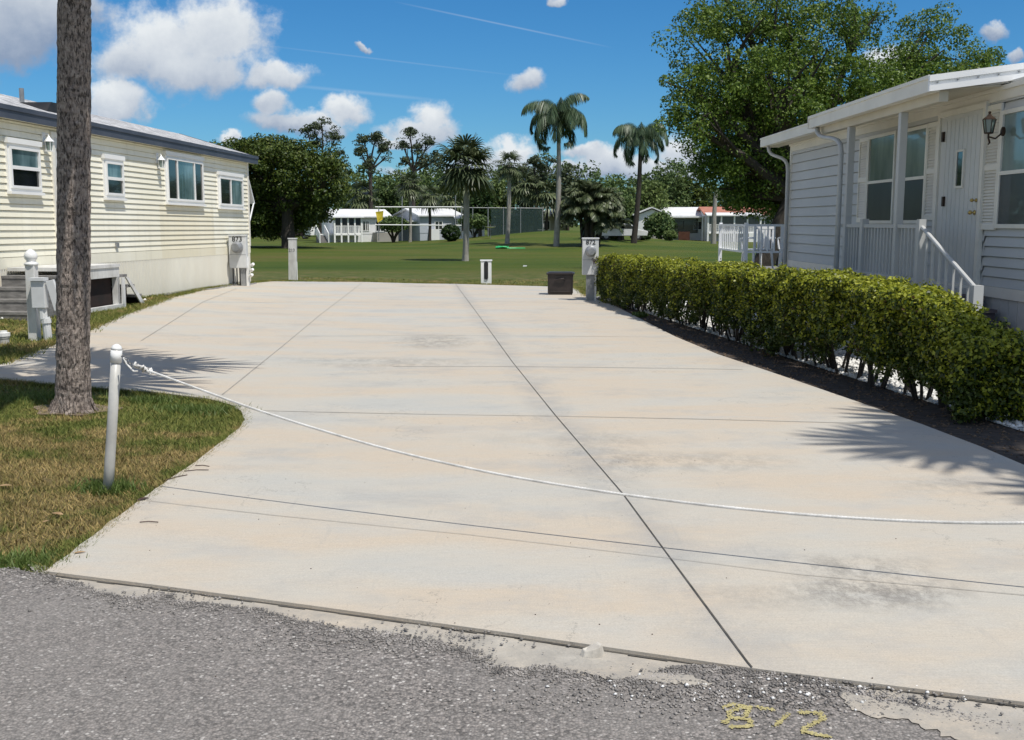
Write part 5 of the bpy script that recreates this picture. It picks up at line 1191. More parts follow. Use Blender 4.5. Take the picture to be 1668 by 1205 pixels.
for (px, ty, s_, lab) in ((590, 318, 131, 'fan palm in the wood edge above the first far house'), (735, 322, 133, 'fan palm in the wood edge just left of the stocky palm'),
        (852, 300, 134, 'grey fan palm in the wood edge right of the thin fan palm'), (890, 312, 135, 'low fan palm in the wood edge left of the tallest palm')):
    c_ = P(px, ty, 119); g_ = zf(c_.x, 119); fan_palm('fan_palm', lab, (c_.x, 119, g_), c_, .16, .14, 24, 1.1, 1.4, seed=s_, bark='barkd', elr=(-1.0, 1.3), droop=.8, nseg=14, w=.07, boots=False)
# clump palms and shrubs
def clump_palm(lab, px, py, hpx, wpx, seed, mat='palm', nm='clump_palm', nst=5):
    rng = np.random.default_rng(seed); b = G(px, py); sc = b.y/FPX; e = empty(nm, b, lab, 'palm'); out = ([], [])
    mb = MB(); h = hpx*sc; w = wpx*sc
    for s in range(nst):
        x = rng.uniform(-w*.35, w*.35); y = rng.uniform(-w*.3, w*.3); hh_ = h*rng.uniform(.30, .72)
        mb.tube([(x*.6, y*.6, -.1), (x, y, hh_)], [.14, .10], 7)
        for i in range(16): feather(rng, out, (x, y, hh_), rng.random()*6.28, rng.uniform(.1, 1.4), h*.36, 26, h*.11, 1.6, .5, .045)
    mb.build('trunk', 'barkd', e); npmesh('crown', np.array(out[0]), np.array(out[1]), mat, e)
clump_palm('dark bushy clump palm right of the tallest palm\'s trunk', 960, 401, 118, 80, 81, nst=12)
clump_palm('small spiky palm at the front corner of the first far house', 563, 387, 26, 30, 82, nst=2, nm='small_palm')
clump_palm('low spiky palm beside the porch steps of the first far house', 533, 387, 18, 22, 83, nst=1, nm='small_palm')
clump_palm('slim palm behind the right end of the thin hedge top', 1120, 390, 60, 26, 84, nst=1, nm='small_palm')
clump_palm('light fan palm low beside the feather palm', 1018, 392, 50, 42, 85, nst=3, nm='small_palm')
def bush(lab, px, py, w, h, seed, mat='bluebush', leaf=.16, nm='shrub', ncl=60, per=60, stems=True):
    rng = np.random.default_rng(seed); b = G(px, py); sc = b.y/FPX; e = empty(nm, b, lab, 'shrub'); W, H = w*sc/2, h*sc/2
    cl = clumps(rng, [(0, 0, H, W, W, H*.95)], ncl, W*.14, W*.26, .1, .8); V, F = clump_leaves(rng, cl, per, leaf, .9); V[:, 2] = np.maximum(V[:, 2], .01)
    npmesh('foliage', V, F, mat, e); mb = MB()
    for k in range(5): mb.tube([(0, 0, -.05), (rng.uniform(-.5, .5)*W, rng.uniform(-.5, .5)*W, H*1.2)], [.05, .02], 5)
    mb.build('stem', 'barkd', e)
bush('clipped round dark green bush on the lawn before the pale house', 735, 393, 29, 26, 91, ncl=150, per=60, leaf=.14)
bush('yellow green rounded bush before the white carport', 1091, 392, 22, 16, 92, 'woodb')
bush('low green bush at the foot of the red roofed house', 1175, 392, 32, 11, 93, 'woodb')
bush('green bush left of the far porch steps', 498, 389, 18, 20, 94, 'wood')
bush('small bright bush under the dome shaped tree', 413, 386, 18, 12, 95, 'woodb')
bush('small bush left of the clump palm\'s shade', 1003, 389, 22, 14, 96, 'woodb')
bush('dark bush near the small grey house', 1045, 391, 26, 12, 97)
for (px, lab, s) in ((641, 'multi stemmed clipped tree with rounded crown before the pale house', 98), (772, 'multi stemmed tree with rounded crown behind the stocky palm trunk', 99)):
    b = G(px, 395 if px < 700 else 387); e = empty('crepe_myrtle', b, lab, 'tree'); sc = b.y/FPX; rng = np.random.default_rng(s); mb = MB()
    W = 22*sc; H = 40*sc if px < 700 else 36*sc
    for k in range(7):
        a = k*.9; x, y = math.cos(a)*W*.65, math.sin(a)*W*.65; mb.tube([(0, 0, -.1), (x*.25, y*.25, H*.22), (x, y, H*.62)], [.12, .09, .04], 6)
    mb.build('trunk', 'barkd', e); cl = clumps(rng, [(0, 0, H*.72, W, W, H*.27)], 110, .28, .5, .3, .6); V, F = clump_leaves(rng, cl, 46, .2, .7); npmesh('crown', V, F, 'wood', e)

# ------------------------------------------------------------------ hedge
def hedge():
    rng = np.random.default_rng(5); e = empty('hedge', (hx(15), 15, zf(hx(15), 15)), 'long clipped yellow green hedge on bare stems along the driveway\'s right edge', 'hedge')
    off = np.array(e.location)
    def Wf_(y): return .80-.27*np.clip((11.2-y)/1.6, 0, 1)
    W = .80
    def top(y): return 1.01+.035*math.sin(y*1.7)+.03*math.sin(y*4.1+1)-.40*np.clip((9.6-y)/1.3, 0, 1)
    def low(y): return .22+.10*math.sin(y*1.3+.5)+.07*math.sin(y*3.7)-.12*(y > 20)
    Y0, Y1 = 8.3, 25.4; P_ = []; N_ = []; S = []; K = []
    # clumps over the clipped block
    n = 3700
    ys = Y0+(Y1-Y0)*rng.random(n)**1.25; cx = []
    for y in ys:
        W = float(Wf_(y)); g = zf(hx(y), y); t, l = top(y), low(y); r = rng.random(); fx = hx(y)-.02
        if r < .42: x = fx+.06+rng.random()*(W-.12); z = t-.05-rng.random()*.05
        elif r < .80: x = fx+.03+rng.random()*.10+.05*math.sin(y*5); z = l+(t-l)*rng.random()
        elif r < .90: x = fx+W-.05-rng.random()*.08; z = l+(t-l)*rng.random()
        else: x = fx+rng.random()*W; z = l+(t-l)*rng.random()
        cx.append((x, y, g+z+.02, .055+.055*rng.random(), z/t))
    cx = np.array(cx)
    # end face
    m = 150; W = .8; ex = np.stack([hx(Y0)+rng.random(m)*.53, Y0+rng.random(m)*.12, zf(4, Y0)+low(Y0)+(top(Y0)-low(Y0))*rng.random(m), .06+.05*rng.random(m), rng.random(m)], 1); cx = np.concatenate([cx, ex])
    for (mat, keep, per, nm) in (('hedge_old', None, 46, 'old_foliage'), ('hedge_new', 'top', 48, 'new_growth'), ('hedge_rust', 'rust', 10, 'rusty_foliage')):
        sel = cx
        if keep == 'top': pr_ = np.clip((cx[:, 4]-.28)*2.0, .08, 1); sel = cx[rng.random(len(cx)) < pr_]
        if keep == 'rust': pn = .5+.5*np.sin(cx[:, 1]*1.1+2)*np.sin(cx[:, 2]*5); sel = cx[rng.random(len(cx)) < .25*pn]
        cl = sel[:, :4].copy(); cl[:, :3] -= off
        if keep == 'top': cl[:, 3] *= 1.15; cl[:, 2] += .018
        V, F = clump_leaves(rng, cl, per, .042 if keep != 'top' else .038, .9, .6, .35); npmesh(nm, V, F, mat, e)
    mb = MB(); rnd = random.Random(8); y = Y0+.15
    while y < Y1:
        x = hx(y)+float(Wf_(y))*.45+rnd.uniform(-.1, .1); g = zf(x, y)
        for k in range(rnd.choice((3, 4, 5))):
            a = rnd.random()*6.28; dx, dy = math.cos(a)*.24, math.sin(a)*.22
            mb.tube([Vector((x+dx*.25, y+dy*.25, g-.02))-Vector(off), Vector((x+dx*.6+rnd.uniform(-.03, .03), y+dy*.6, g+.28))-Vector(off), Vector((x+dx, y+dy, g+.62))-Vector(off)], [.017, .013, .006], 5)
        y += rnd.uniform(.30, .46)
    mb.build('stem', 'barkd', e)
hedge()
def reg_soil(rng):
    y = rng.uniform(5, 25); return hx(y)-.45+rng.random()*.9, y
slab_edge = [(p.x, p.y) for p in [G(*q, SL) for q in RIGHT]]
def reg_soil2(rng):
    while True:
        x, y = reg_soil(rng); ex_ = np.interp(-y, [-e_[1] for e_ in slab_edge], [e_[0] for e_ in slab_edge])
        if x > ex_+.01: return x, y
stones('mulch_litter', reg_soil2, 2600, .010, .026, 'deadleaf2', 61, 'brown leaf litter and bark chips strewn on the dark bed beneath the hedge', 'mulch', .012)
bush('low yellow green shrub at the near end of the hedge, by the frame edge', 1686, 690, 80, 60, 101, 'hedge_new', .045, ncl=90, per=60)
bush('tuft of green weeds at the driveway edge beneath the hedge', 1042, 517, 26, 8, 102, 'weed', .05, nm='weed', ncl=20, per=30)

# ------------------------------------------------------------------ grass
def inpoly(x, y, poly):
    r = np.zeros(len(x), bool); j = len(poly)-1
    for i in range(len(poly)):
        xi, yi, xj, yj = poly[i][0], poly[i][1], poly[j][0], poly[j][1]
        c = ((yi > y) != (yj > y)) & (x < (xj-xi)*(y-yi)/(yj-yi+1e-12)+xi); r ^= c; j = i
    return r
def grass():
    rng = np.random.default_rng(12)
    slab = [(p.x, p.y) for p in slab_pts]; road = [(p.x, p.y) for p in rd2]+[(9, 1.2), (9, -9), (-14, -9), (-14, 8)]
    Vs = []; n0 = 0; Fs = []
    def field(x0, x1, y0, y1, n, h, w, dens=None):
        x = rng.uniform(x0, x1, n); y = rng.uniform(y0, y1, n)
        ok = ~inpoly(x, y, slab) & ~inpoly(x, y, road) & ~inpoly(x, y, [(g.x, g.y) for g in gut])
        hw = np.array([LMi[1][0]*a+LMi[1][1]*b_+LMi[1][3] for a, b_ in zip(x, y)]) ; ok &= (hw < -.05)
        # keep what a visitor near the photo could see
        ok &= (x > -.56*y-1.5) & (x < 3.4)
        x, y = x[ok], y[ok]; return x, y, h*(.5+.9*rng.random(len(x))), np.full(len(x), w)
    parts = [field(-6.2, -1.0, 3.8, 9.6, 200000, .024, .004), field(-12, -3, 9.6, 20, 90000, .045, .007), field(-12, -5, 20, 31, 60000, .05, .011), field(-9, 3.6, 29, 36, 16000, .035, .010)]
    # longer fringe along the driveway's edge
    ed = [G(*p, SL) for p in LEFT_LO[:-1]]; fx, fy = [], []
    for a, b_ in zip(ed[:-1], ed[1:]):
        m = int((b_-a).length*1300); t = rng.random(m); d = (b_-a).normalized(); o = rng.normal(.012, .018, m); fx.append(a.x+(b_.x-a.x)*t-d.y*o); fy.append(a.y+(b_.y-a.y)*t+d.x*o)
    fx, fy = np.concatenate(fx), np.concatenate(fy); parts.append((fx, fy, .034+.022*rng.random(len(fx)), np.full(len(fx), .0045)))
    eb = [G(*p, SL) for p in LEFT_UP[:-1]+BACK+RIGHT[:1]]; fx, fy = [], []
    for a, b_ in zip(eb[:-1], eb[1:]):
        m = int((b_-a).length*700); t = rng.random(m); d = (b_-a).normalized(); o = rng.normal(.06, .07, m); fx.append(a.x+(b_.x-a.x)*t-d.y*o); fy.append(a.y+(b_.y-a.y)*t+d.x*o)
    fx, fy = np.concatenate(fx), np.concatenate(fy); parts.append((fx, fy, .05+.05*rng.random(len(fx)), np.full(len(fx), .010)))
    x = np.concatenate([p[0] for p in parts]); y = np.concatenate([p[1] for p in parts]); h = np.concatenate([p[2] for p in parts]); w = np.concatenate([p[3] for p in parts])
    z = np.array([zf(a, b_) for a, b_ in zip(x, y)]); n = len(x); a = rng.random(n)*6.283; ln = rng.normal(size=(n, 2))*.75
    ca, sa = np.cos(a)*w, np.sin(a)*w
    A = np.stack([x-ca, y-sa, z-.005], 1); B = np.stack([x+ca, y+sa, z-.005], 1); Cc = np.stack([x+ln[:, 0]*h, y+ln[:, 1]*h, z+h], 1)
    V = np.stack([A, B, Cc], 1).reshape(-1, 3); F = np.arange(3*n).reshape(n, 3)
    o = npmesh('grass', V, F, 'blade'); T(o, 'short patchy green and straw coloured grass around the driveway', 'grass', kind='stuff')
grass()
# lusher tufts in the verge
def tuft(px, py, n, h, spread, seed, lab):
    rng = np.random.default_rng(seed); b = G(px, py); x = rng.normal(0, spread, n); y = rng.normal(0, spread*.6, n); a = rng.random(n)*6.28; hh_ = h*(.5+.8*rng.random(n)); ln = rng.normal(size=(n, 2))*.6
    w = .006; A = np.stack([x-np.cos(a)*w, y-np.sin(a)*w, np.zeros(n)], 1); B = np.stack([x+np.cos(a)*w, y+np.sin(a)*w, np.zeros(n)], 1); Cc = np.stack([x+ln[:, 0]*hh_, y+ln[:, 1]*hh_, hh_], 1)
    o = npmesh('weed', np.stack([A, B, Cc], 1).reshape(-1, 3), np.arange(3*n).reshape(n, 3), 'weed'); o.location = b; T(o, lab, 'weed')
tuft(180, 800, 500, .07, .09, 1, 'lush green tuft growing at the foot of the rope post')
tuft(245, 655, 500, .06, .12, 2, 'broad green tuft of weeds right of the palm trunk')
tuft(345, 672, 600, .06, .16, 3, 'green weeds near the rounded tip of the verge')
tuft(290, 668, 500, .05, .14, 4, 'green weeds in the verge between palm and rounded tip')
tuft(40, 650, 900, .06, .25, 5, 'bright green weeds left of the palm trunk')
tuft(58, 924, 600, .045, .07, 6, 'ragged green grass tuft at the driveway\'s front left corner')
tuft(20, 920, 500, .05, .13, 7, 'straggly grass tuft by the road at the left edge')
# dry soil ring at the palm's foot
b = G(122, 668); sheet('bare_soil', [(b.x+.34*math.cos(a)*(1+.2*math.sin(3*a)), b.y-.02+.30*math.sin(a)*(1+.15*math.sin(5*a))) for a in [2*math.pi*i/28 for i in range(28)]], .012, 'soil2', .4)

# ------------------------------------------------------------------ small things on the ground
def leaf_thing(px, py, s, rz, m, lab, off=SL):
    b = G(px, py, off); mb = MB(); k = s
    prof = [(-1, 0, .0), (-.55, .26, .10), (0, .34, .16), (.6, .2, .10), (1, 0, .02)]
    vs_ = [(x*k, y*k, .004+h*k) for (x, y, h) in prof]+[(x*k, -y*k, .004+h*k*.6) for (x, y, h) in prof[1:-1]]
    mb.add(vs_, [(0, 1, 5), (1, 2, 6, 5), (2, 3, 7, 6), (3, 4, 7)]); o = mb.build('dead_leaf', m); o.location = (b.x, b.y, b.z); o.rotation_euler = (0, 0, rz); T(o, lab, 'leaf')
leaf_thing(130, 901, .028, .4, 'deadleaf', 'tan dead leaf on the concrete near the front left corner')
leaf_thing(94, 838, .045, -.5, 'deadleaf', 'tan curled dead leaf on the dry grass below the rope post', .02)
leaf_thing(8, 792, .04, .2, 'deadleaf', 'tan dead leaf at the left edge of the grass', .02)
leaf_thing(75, 850, .022, 1.2, 'deadleaf', 'small pale leaf beside the curled leaf in the grass', .02)
leaf_thing(233, 814, .045, 1.0, 'darkleaf', 'dark crumpled leaf where the grass meets the concrete edge')
mb = MB(); b = G(242, 852, SL); mb.tube([(-.045, 0, .006), (.0, .004, .009), (.05, 0, .006)], .0028, 5); o = mb.build('twig', 'darkleaf'); o.location = b; T(o, 'thin dark twig lying on the concrete by the grass', 'twig')
for i, (px0, py0, px1, py1) in enumerate(((318, 759, 341, 760), (300, 768, 340, 766), (268, 783, 305, 774))):
    a, b_ = G(px0, py0, SL), G(px1, py1, SL); mb = MB(); mb.tube([Vector((0, 0, .003)), (b_-a)*.5+Vector((0, .01, .006)), (b_-a)+Vector((0, 0, .003))], .0028, 5); o = mb.build('twig', 'darkleaf'); o.location = a  # thin dark rods stand in for the striped shadow of palm frond tips
    T(o, ('uppermost of three dark streaks imitating frond shadow on the concrete right of the post', 'middle of three dark streaks imitating frond shadow on the concrete right of the post', 'lowest of three dark streaks imitating frond shadow, nearest the grass edge')[i], 'twig')
# loose gravel along the broken road edge, crumbs on the slab
ridge = [G(*p, .027) for p in RE if -50 < p[0] < 1900]
def reg_edge(rng):
    i = rng.integers(0, len(ridge)-1); a, b_ = ridge[i], ridge[i+1]; t = rng.random(); return a.x+(b_.x-a.x)*t+rng.normal()*.02, a.y+(b_.y-a.y)*t-abs(rng.normal())*.045+.01
stones('loose_gravel', reg_edge, 5200, .0025, .0085, 'stone_g', 31, 'loose dark gravel crumbling along the ragged road edge', 'gravel', .029)
heap = [(G(1240, 1125, .012), .42), (G(640, 1035, .012), .3), (G(1130, 1105, .012), .2), (G(270, 975, .012), .15)]
def reg_heap(rng):
    c, s = heap[rng.choice(4, p=[.55, .2, .15, .1])]; return c.x+rng.normal()*s, c.y+rng.normal()*.05-.1*(rng.random() > .5)-rng.random()*.06
stones('loose_gravel', reg_heap, 2600, .003, .010, 'stone_g', 32, 'heap of loose grey gravel in front of the driveway joint\'s end', 'gravel', .030)
stones('loose_gravel', lambda rng: ((lambda c: (c.x+rng.normal()*.35, c.y+rng.normal()*.06-.03))(heap[0][0])), 90, .004, .011, 'stone_w', 33, 'scattered pale chips among the gravel by the driveway edge', 'gravel', .031)
def reg_slab(rng):
    p = G(rng.uniform(150, 1600), 640+480*rng.random(), SL); return p.x, p.y
stones('crumbs', reg_slab, 110, .0015, .0045, 'darkleaf', 34, 'tiny dark specks of debris scattered over the driveway', 'debris', SL+.002)
b = G(965, 1066, .022); mb = MB()
mb.prism([(-.048, -.008), (-.036, -.030), (.0, -.036), (.034, -.030), (.046, .022), (.024, .030), (-.022, .026)], 'z', -.004, .030); mb.v = [(x*(1-.25*(z > .01)), y*(1-.2*(z > .01)), z*(1+.35*math.sin(x*60))) for (x, y, z) in mb.v]
o = mb.build('concrete_chunk', 'stone_c', bevel=.003); o.location = b; T(o, 'broken chunk of concrete lying at the driveway\'s front edge', 'rubble')
# worn yellow number on the road: 8 7 2, flecks of paint where it survives
def digits():
    strokes = {'8': [(1222, 1150, 1188, 1158), (1188, 1158, 1190, 1168), (1190, 1168, 1222, 1172), (1222, 1172, 1222, 1183), (1222, 1183, 1188, 1184), (1180, 1178, 1190, 1168), (1222, 1150, 1214, 1166), (1180, 1152, 1195, 1146), (1195, 1146, 1220, 1152)],
               '7': [(1232, 1151, 1260, 1156), (1285, 1163, 1262, 1182)],
               '2': [(1300, 1160, 1335, 1160), (1335, 1160, 1344, 1170), (1344, 1170, 1310, 1185), (1310, 1185, 1308, 1191), (1308, 1191, 1352, 1200)]}
    rng = random.Random(3)
    root = empty('painted_number', G(1262, 1170, .027), 'worn yellow number 872 painted on the asphalt at the frame\'s bottom', 'road marking'); org = root.location
    for dch, segs in strokes.items():
        mb = MB()
        for (x0, y0, x1, y1) in segs:
            L_ = math.hypot(x1-x0, (y1-y0)*1.6); n = int(L_*5.5)
            for _ in range(n):
                t = rng.random(); px = x0+(x1-x0)*t+rng.gauss(0, 2.4); py = y0+(y1-y0)*t+rng.gauss(0, 1.2)
                if rng.random() < .22+.5*(math.sin(px*.9)*math.sin(py*1.3) > .2): continue
                p = G(px, py, .031)-org; s = rng.uniform(.0018, .0048); k = 6; a0 = rng.random()*6
                zz = p.z+rng.random()*.0012; mb.add([(p.x+s*math.cos(a0+2*math.pi*i/k)*rng.uniform(.6, 1.2), p.y+s*math.sin(a0+2*math.pi*i/k)*rng.uniform(.6, 1.2), zz) for i in range(k)], [tuple(range(k))])
        mb.build({'8': 'digit_eight', '7': 'digit_seven', '2': 'digit_two'}[dch], 'yellow', root)
digits()

# ------------------------------------------------------------------ far houses and things across the lawn
def far_house(name, label, px, py, D, rz, w, dep, hw, rise, roofm, wallm, ridge='x', floor=.7, wins=(), porch=None, over=.35, base=None, doorx=None):
    b = P(px, py, D); b.z = zf(b.x, D); e = empty(name, b, label, 'house', rot=(0, 0, R(rz)))
    mb = MB(); mb.box(0, w, 0, dep, floor, floor+hw); mb.build('wall', wallm, e)
    mb = MB(); mb.box(.03, w-.03, .03, dep-.03, -.6, floor-.002); mb.build('skirting', wallm if base is None else base, e)
    mb = MB(); z0 = floor+hw+.002
    if ridge == 'x':
        mb.prism([(-over, z0-.02), (dep/2, z0+rise), (dep+over, z0-.02), (dep+over, z0+.10), (dep/2, z0+rise+.12), (-over, z0+.10)], 'x', -over, w+over)
        gb = [(0, z0), (dep, z0), (dep/2, z0+rise*dep/(dep+2*over))]
        r = mb.build('roof', roofm, e); mb = MB(); mb.prism(gb, 'x', .02, w-.02); mb.build('gable', wallm, e)
    else:
        mb.prism([(-over, z0-.02), (w/2, z0+rise), (w+over, z0-.02), (w+over, z0+.10), (w/2, z0+rise+.12), (-over, z0+.10)], 'y', -over, dep+over)
        r = mb.build('roof', roofm, e); mb = MB(); mb.prism([(0, z0), (w, z0), (w/2, z0+rise*w/(w+2*over))], 'y', .02, dep-.02); mb.build('gable', wallm, e)
    for (x, z, ww, hh_) in wins:
        mb = MB(); f = .07; a, c, z0w = x, x+ww, floor+z
        mb.box(a-f, a, -.05, -.001, z0w-f, z0w+hh_+f); mb.box(c, c+f, -.05, -.001, z0w-f, z0w+hh_+f); mb.box(a, c, -.05, -.001, z0w-f, z0w); mb.box(a, c, -.05, -.001, z0w+hh_, z0w+hh_+f); mb.box((a+c)/2-.03, (a+c)/2+.03, -.045, -.02, z0w, z0w+hh_)
        wn_ = mb.build('window', 'white', e); mb = MB(); mb.box(a, c, -.019, -.004, z0w, z0w+hh_); mb.build('pane', 'glass', wn_)
    return e
def porch(e, x0, x1, y0, floor, h, n, m='white', roofm='whiteroof', screen=True, steps=None, rail=True):
    mb = MB(); mb.box(x0, x1, y0, -.06, floor-.12, floor); mb.build('porch_floor', m, e)
    mb = MB(); mb.add([(x0-.2, y0-.25, floor+h), (x1+.2, y0-.25, floor+h), (x1+.2, 0, floor+h+.25), (x0-.2, 0, floor+h+.25), (x0-.2, y0-.25, floor+h+.12), (x1+.2, y0-.25, floor+h+.12), (x1+.2, 0, floor+h+.37), (x0-.2, 0, floor+h+.37)], [(0, 1, 2, 3), (7, 6, 5, 4), (0, 4, 5, 1), (1, 5, 6, 2), (2, 6, 7, 3), (3, 7, 4, 0)]); mb.build('porch_roof', roofm, e)
    for i in range(n+1):
        a = x0+(x1-x0)*i/n; mb = MB(); mb.box(a-.08, a+.08, y0, y0+.16, -.5, floor+h); mb.build('column', m, e)
    if screen: mb = MB(); mb.box(x0+.1, x1-.1, y0+.07, y0+.09, floor+.85, floor+h); mb.build('screen', 'screen', e)
    if rail:
        mb = MB(); mb.box(x0+.1, x1-.1, y0+.05, y0+.10, floor+.80, floor+.86); mb.box(x0+.1, x1-.1, y0+.05, y0+.10, floor, floor+.1)
        k = int((x1-x0)/.16)
        for i in range(k): a = x0+.1+i*(x1-x0-.2)/k; mb.box(a, a+.05, y0+.06, y0+.09, floor+.1, floor+.8)
        mb.build('railing', m, e)
def stair(e, x0, x1, y0, floor, run=1.6, m='white'):
    mb = MB(); n = 5
    for i in range(n): mb.box(x0, x1, y0-run*(i+1)/n, y0-run*i/n-.002, -.3, floor*(1-(i+1)/(n+.5)))
    mb.build('steps', 'greywood', e)
    for x in (x0, x1):
        mb = MB(); mb.tube([(x, y0, floor+.9), (x, y0-run, .95)], .05, 5); mb.tube([(x, y0, floor), (x, y0, floor+.95)], .06, 5); mb.tube([(x, y0-run, -.2), (x, y0-run, 1.0)], .06, 5)
        mb.add([(x-.02, y0, floor+.1), (x-.02, y0, floor+.85), (x-.02, y0-run, .9), (x-.02, y0-run, .15), (x+.02, y0, floor+.1), (x+.02, y0, floor+.85), (x+.02, y0-run, .9), (x+.02, y0-run, .15)], [(0, 1, 2, 3), (7, 6, 5, 4), (0, 4, 5, 1), (1, 5, 6, 2), (2, 6, 7, 3), (3, 7, 4, 0)]); mb.build('handrail', m, e)
# first far house (left): gable porch and long light roof
e = far_house('house', 'far white house with screened porch and white stair rails, seen left of centre', 543, 387, 110, 24, 6.0, 4.8, 1.72, .75, 'whiteroof', 'farwall', 'x', .85, wins=((2.9, .35, .5, .95), (3.5, .35, .28, .95), (4.6, .3, .9, 1.0)))
porch(e, -.15, 2.7, -1.2, .85, 1.66, 4, steps=True); stair(e, -1.9, -1.0, -.4, .85)
mb = MB(); mb.box(-2.5, -.2, -.4, 2.0, .75, .85); mb.build('side_deck', 'white', e); mb = MB(); mb.box(-2.5, -2.45, -.4, 2, .85, 1.6); mb.box(-2.5, -1.9, -.4, -.35, .85, 1.6); mb.build('deck_rail', 'white', e)
mb = MB(); mb.box(4.2, 6.5, -1.6, -1.55, -.3, 1.0); mb.box(4.2, 4.25, -1.55, -.01, -.3, 1.0); mb.build('lattice_panel', 'farwallt', e)
e = far_house('house', 'far pale house with bluish walls and bright low roof behind the slim palms', 684, 389, 112, 30, 4.9, 6.2, 1.75, .75, 'whiteroof', 'farwallb', 'x', .8, wins=((1.8, .4, .8, .8), (4.3, .45, .7, .8)), base='farwallb')
mb = MB(); mb.box(-2.4, -.05, .6, 4.2, 2.0, 2.1); mb.build('carport', 'white', e)
for (x, y) in ((-2.35, .65), (-2.35, 4.0)): mb = MB(); mb.box(x, x+.1, y, y+.1, -.3, 2.0); mb.build('column', 'white', e)
mb = MB(); mb.box(1.0, 2.0, -.6, -.02, -.1, 1.2); mb.build('lean_to', 'farwall', e)
mb = MB(); mb.box(3.6, 5.0, -.5, -.02, -.1, .9); mb.build('lean_to', 'farwall', e)
e = far_house('shed', 'small far white shed right of the pale house', 745, 386, 113, 4, 2.9, 4.0, 1.9, .35, 'whiteroof', 'farwall', 'x', .2, wins=((.5, .6, .6, .7),)); e['category'] = 'shed'
e = far_house('house', 'far grey house dimly seen behind the green mesh fence', 795, 383, 128, 2, 9.5, 6, 2.2, .7, 'farwallt', 'farwallt', 'x', .3, wins=((2, .7, 1.2, 1.0), (6, .7, 1.4, 1.0)))
e = far_house('house', 'small far grey gabled house behind the feather palm trunk', 1036, 391, 112, -4, 3.2, 5, 1.7, .75, 'whiteroof', 'farwall', 'y', .6, wins=((1.1, .5, .9, .9),), base='farwallt')
e = far_house('house', 'far white house with open carport, white roof and red brick front', 1082, 391, 116, -3, 4.6, 6, 2.0, .9, 'whiteroof', 'farwall', 'x', .5, wins=((1.2, .6, .8, .8), (3.2, .6, .8, .8)))
mb = MB(); mb.box(.2, 3.9, -2.4, -.05, 2.35, 2.5); mb.build('carport', 'white', e)
for x in (.3, 3.8): mb = MB(); mb.box(x-.06, x+.06, -2.35, -2.23, -.3, 2.35); mb.build('column', 'white', e)
mb = MB(); mb.box(1.4, 2.6, -1.3, -1.1, -.2, .85); mb.build('brick_wall', 'redroof', e); mb = MB(); mb.box(.4, 3.6, -.05, -.03, .7, 2.2); mb.build('screen', 'screen', e)
stair(e, 4.3, 5.2, -1.2, 1.3)
e = far_house('house', 'far white house with faded red roof and long screened porch, right of the weathered pole', 1150, 391, 112, -2, 8.6, 7, 1.85, .75, 'redroof', 'farwall', 'x', .9, wins=((3.0, .5, 1.1, .9), (5.5, .5, 1.1, .9)))
porch(e, .0, 5.4, -1.3, .9, 1.7, 4, roofm='farwall')
mb = MB(); mb.box(4.2, 8.6, -1.35, -1.3, -.3, .85); mb.build('skirt_panel', 'white', e)
# rails and posts of the court fence
e = empty('court_fence', P(680, 388, 100)*1.0, 'tall court fence with two white rails and green mesh at its right end', 'fence'); e.location.z = 0; org = e.location.copy()
def q_(px, py, D=100): return P(px, py, D)-org
for (x0, y0, x1, y1) in ((611, 337, 752, 337), (611, 366, 752, 367)):
    mb = MB(); mb.tube([q_(x0, y0), q_(x1, y1)], .06, 6); mb.build('rail', 'white', e)
for (px, t) in ((617, 336), (655, 320), (742, 318), (752, 335)):
    mb = MB(); mb.tube([q_(px, 392), q_(px, t)], .05, 6); mb.build('post', 'galv', e)
for px in (770, 795, 820, 848, 884):
    mb = MB(); mb.tube([q_(px, 386), q_(px, 337)], .045, 6); mb.build('post', 'galv', e)
mb = MB(); mb.tube([q_(752, 338), q_(884, 339)], .04, 6); mb.build('rail', 'galv', e)
mb = MB(); a, b_ = q_(800, 340), q_(884, 384); mb.box(a.x, b_.x, -.02, .02, b_.z-.3, a.z); mb.build('mesh_panel', 'mesh', e)
mb = MB(); a = q_(617, 345); mb.add([(a.x-.3, a.y-.06, a.z), (a.x+.45, a.y-.1, a.z+.1), (a.x+.35, a.y-.02, a.z-.7), (a.x-.1, a.y-.12, a.z-1.0), (a.x-.3, a.y-.03, a.z), (a.x+.45, a.y-.07, a.z+.1), (a.x+.35, a.y+.01, a.z-.7), (a.x-.1, a.y-.09, a.z-1.0)], [(0, 1, 2, 3), (7, 6, 5, 4), (0, 4, 5, 1), (1, 5, 6, 2), (2, 6, 7, 3), (3, 7, 4, 0)])
fl = mb.build('flag', 'yflag'); fl.location = org; T(fl, 'small yellow flag hanging on the fence before the first far house', 'flag')
b = G(1162, 397); mb = MB(); mb.tube([(0, 0, -.2), (.0, 0, 2.4), (.1, 0, P(1164, 312, b.y).z-b.z)], [.26, .2, .15], 9); o = mb.build('bare_palm', 'barkg'); o.location = b; T(o, 'bare topless palm trunk standing before the red roofed house', 'tree trunk')
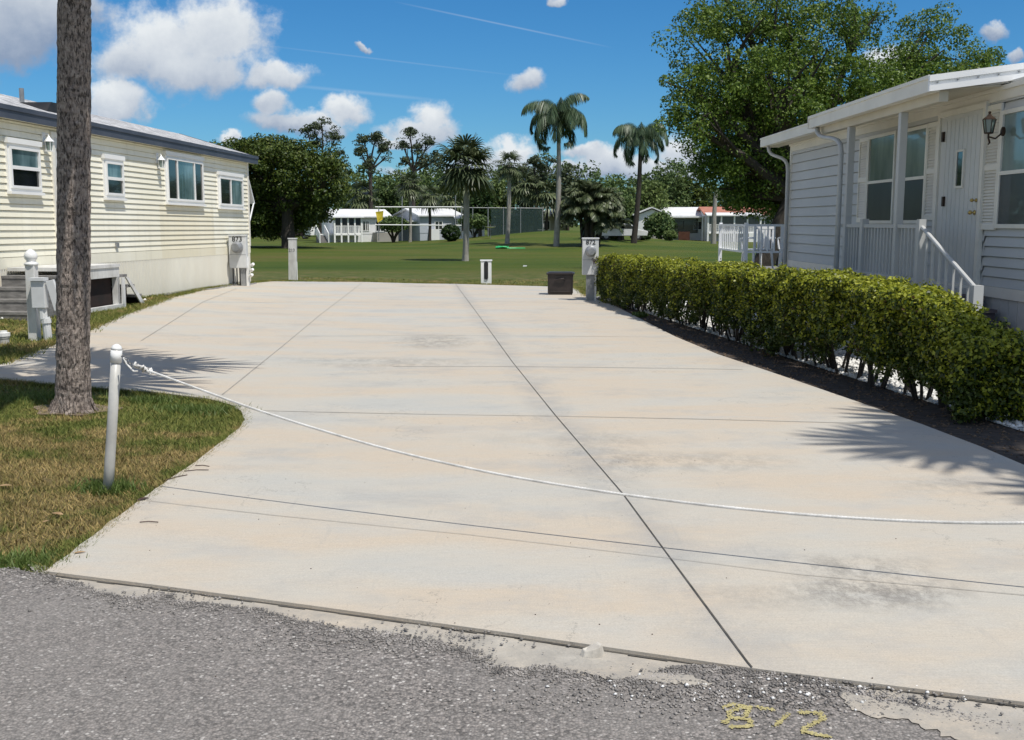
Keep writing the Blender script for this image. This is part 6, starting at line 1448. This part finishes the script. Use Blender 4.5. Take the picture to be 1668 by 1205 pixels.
def car(px, py, rz, m, lab, nm='parked_car'):
    b = G(px, py); e = empty(nm, b, lab, 'car', rot=(0, 0, R(rz)))
    mb = MB(); mb.prism([(-2.1, .35), (2.1, .35), (2.15, .75), (1.3, .9), (.7, 1.35), (-1.0, 1.38), (-1.6, .95), (-2.1, .85)], 'y', -.82, .82); mb.build('body', m, e, bevel=.05)
    mb = MB(); mb.prism([(1.15, .93), (.66, 1.28), (-.95, 1.30), (-1.42, .96)], 'y', -.83, .83); mb.build('window_glass', 'glass', e)
    for (x, y) in ((-1.3, -.8), (1.3, -.8), (-1.3, .62), (1.3, .62)):
        mb = MB(); mb.tube([(x, y, .33), (x, y+.18, .33)], .33, 14); w_ = mb.build('wheel', 'tyre', e); mb = MB(); mb.tube([(x, y-.01, .33), (x, y+.02, .33)], .18, 10); mb.build('rim', 'galv', w_)
    for y in (-.6, .6): mb = MB(); mb.box(2.1, 2.16, y-.15, y+.15, .58, .7); mb.build('headlight', 'bright', e)
car(478, 389, 12, 'carpaint', 'dark parked car in the shade under the dome shaped tree')
car(1010, 391, 5, 'carwhite', 'white parked car half hidden between the clump palm and far bushes')
b = G(600, 389); e = empty('golf_cart', b, 'small white golf cart parked before the first far house', 'golf cart')
mb = MB(); mb.prism([(-1.0, .3), (1.0, .3), (1.05, .7), (.6, .8), (.5, .45), (-.2, .45), (-.3, .8), (-1.0, .8)], 'y', -.5, .5); mb.build('body', 'carwhite', e)
mb = MB(); mb.box(-.9, .6, -.55, .55, 1.6, 1.66); mb.build('roof', 'white', e)
for (x, y) in ((-.85, -.5), (-.85, .5), (.55, -.5), (.55, .5)): mb = MB(); mb.tube([(x, y, .7), (x, y, 1.6)], .03, 5); mb.build('post', 'galv', e)
for (x, y) in ((-.7, -.52), (.75, -.52), (-.7, .42), (.75, .42)): mb = MB(); mb.tube([(x, y, .22), (x, y+.1, .22)], .22, 10); mb.build('wheel', 'tyre', e)
# green hose heap and litter on the lawn
b = G(819, 405); mb = MB(); rr = random.Random(2)
pts = [(.45*math.cos(i*.7)*(1-i/80)+rr.uniform(-.05, .05)-.1, .25*math.sin(i*.7)*(1-i/90), .06+.10*rr.random()) for i in range(60)]+[(.5+i*.22, .1*math.sin(i*.8), .03) for i in range(6)]
mb.tube(pts, .055, 5); o = mb.build('garden_hose', 'green'); o.location = b; T(o, 'heap of bright green hose lying on the lawn', 'hose')
b = G(855, 434); mb = MB(); mb.prism([(-.09, 0), (.08, .01), (.1, .05), (-.07, .06)], 'y', -.05, .05); o = mb.build('litter', 'bright'); o.location = b; T(o, 'small white scrap lying on the green lawn behind the driveway', 'litter')
b = G(799, 388); e = empty('garden_stand', b, 'thin stand with a small pale tray on the lawn by the court fence', 'stand'); mb = MB(); mb.tube([(0, 0, 0), (0, 0, .9)], .03, 6); mb.build('leg', 'galv', e); mb = MB(); mb.lathe([(.1, .9), (.42, .98), (.45, 1.02)], (0, 0, 0), 14); mb.build('tray', 'white', e)
b = G(417, 386); mb = MB(); mb.lathe([(.16, 0), (.28, .2), (.22, .38), (.05, .46)], (0, 0, 0), 10); o = mb.build('garden_rock', 'stone_w'); o.location = b; T(o, 'pale round rock on the lawn edge under the dome shaped tree', 'rock')
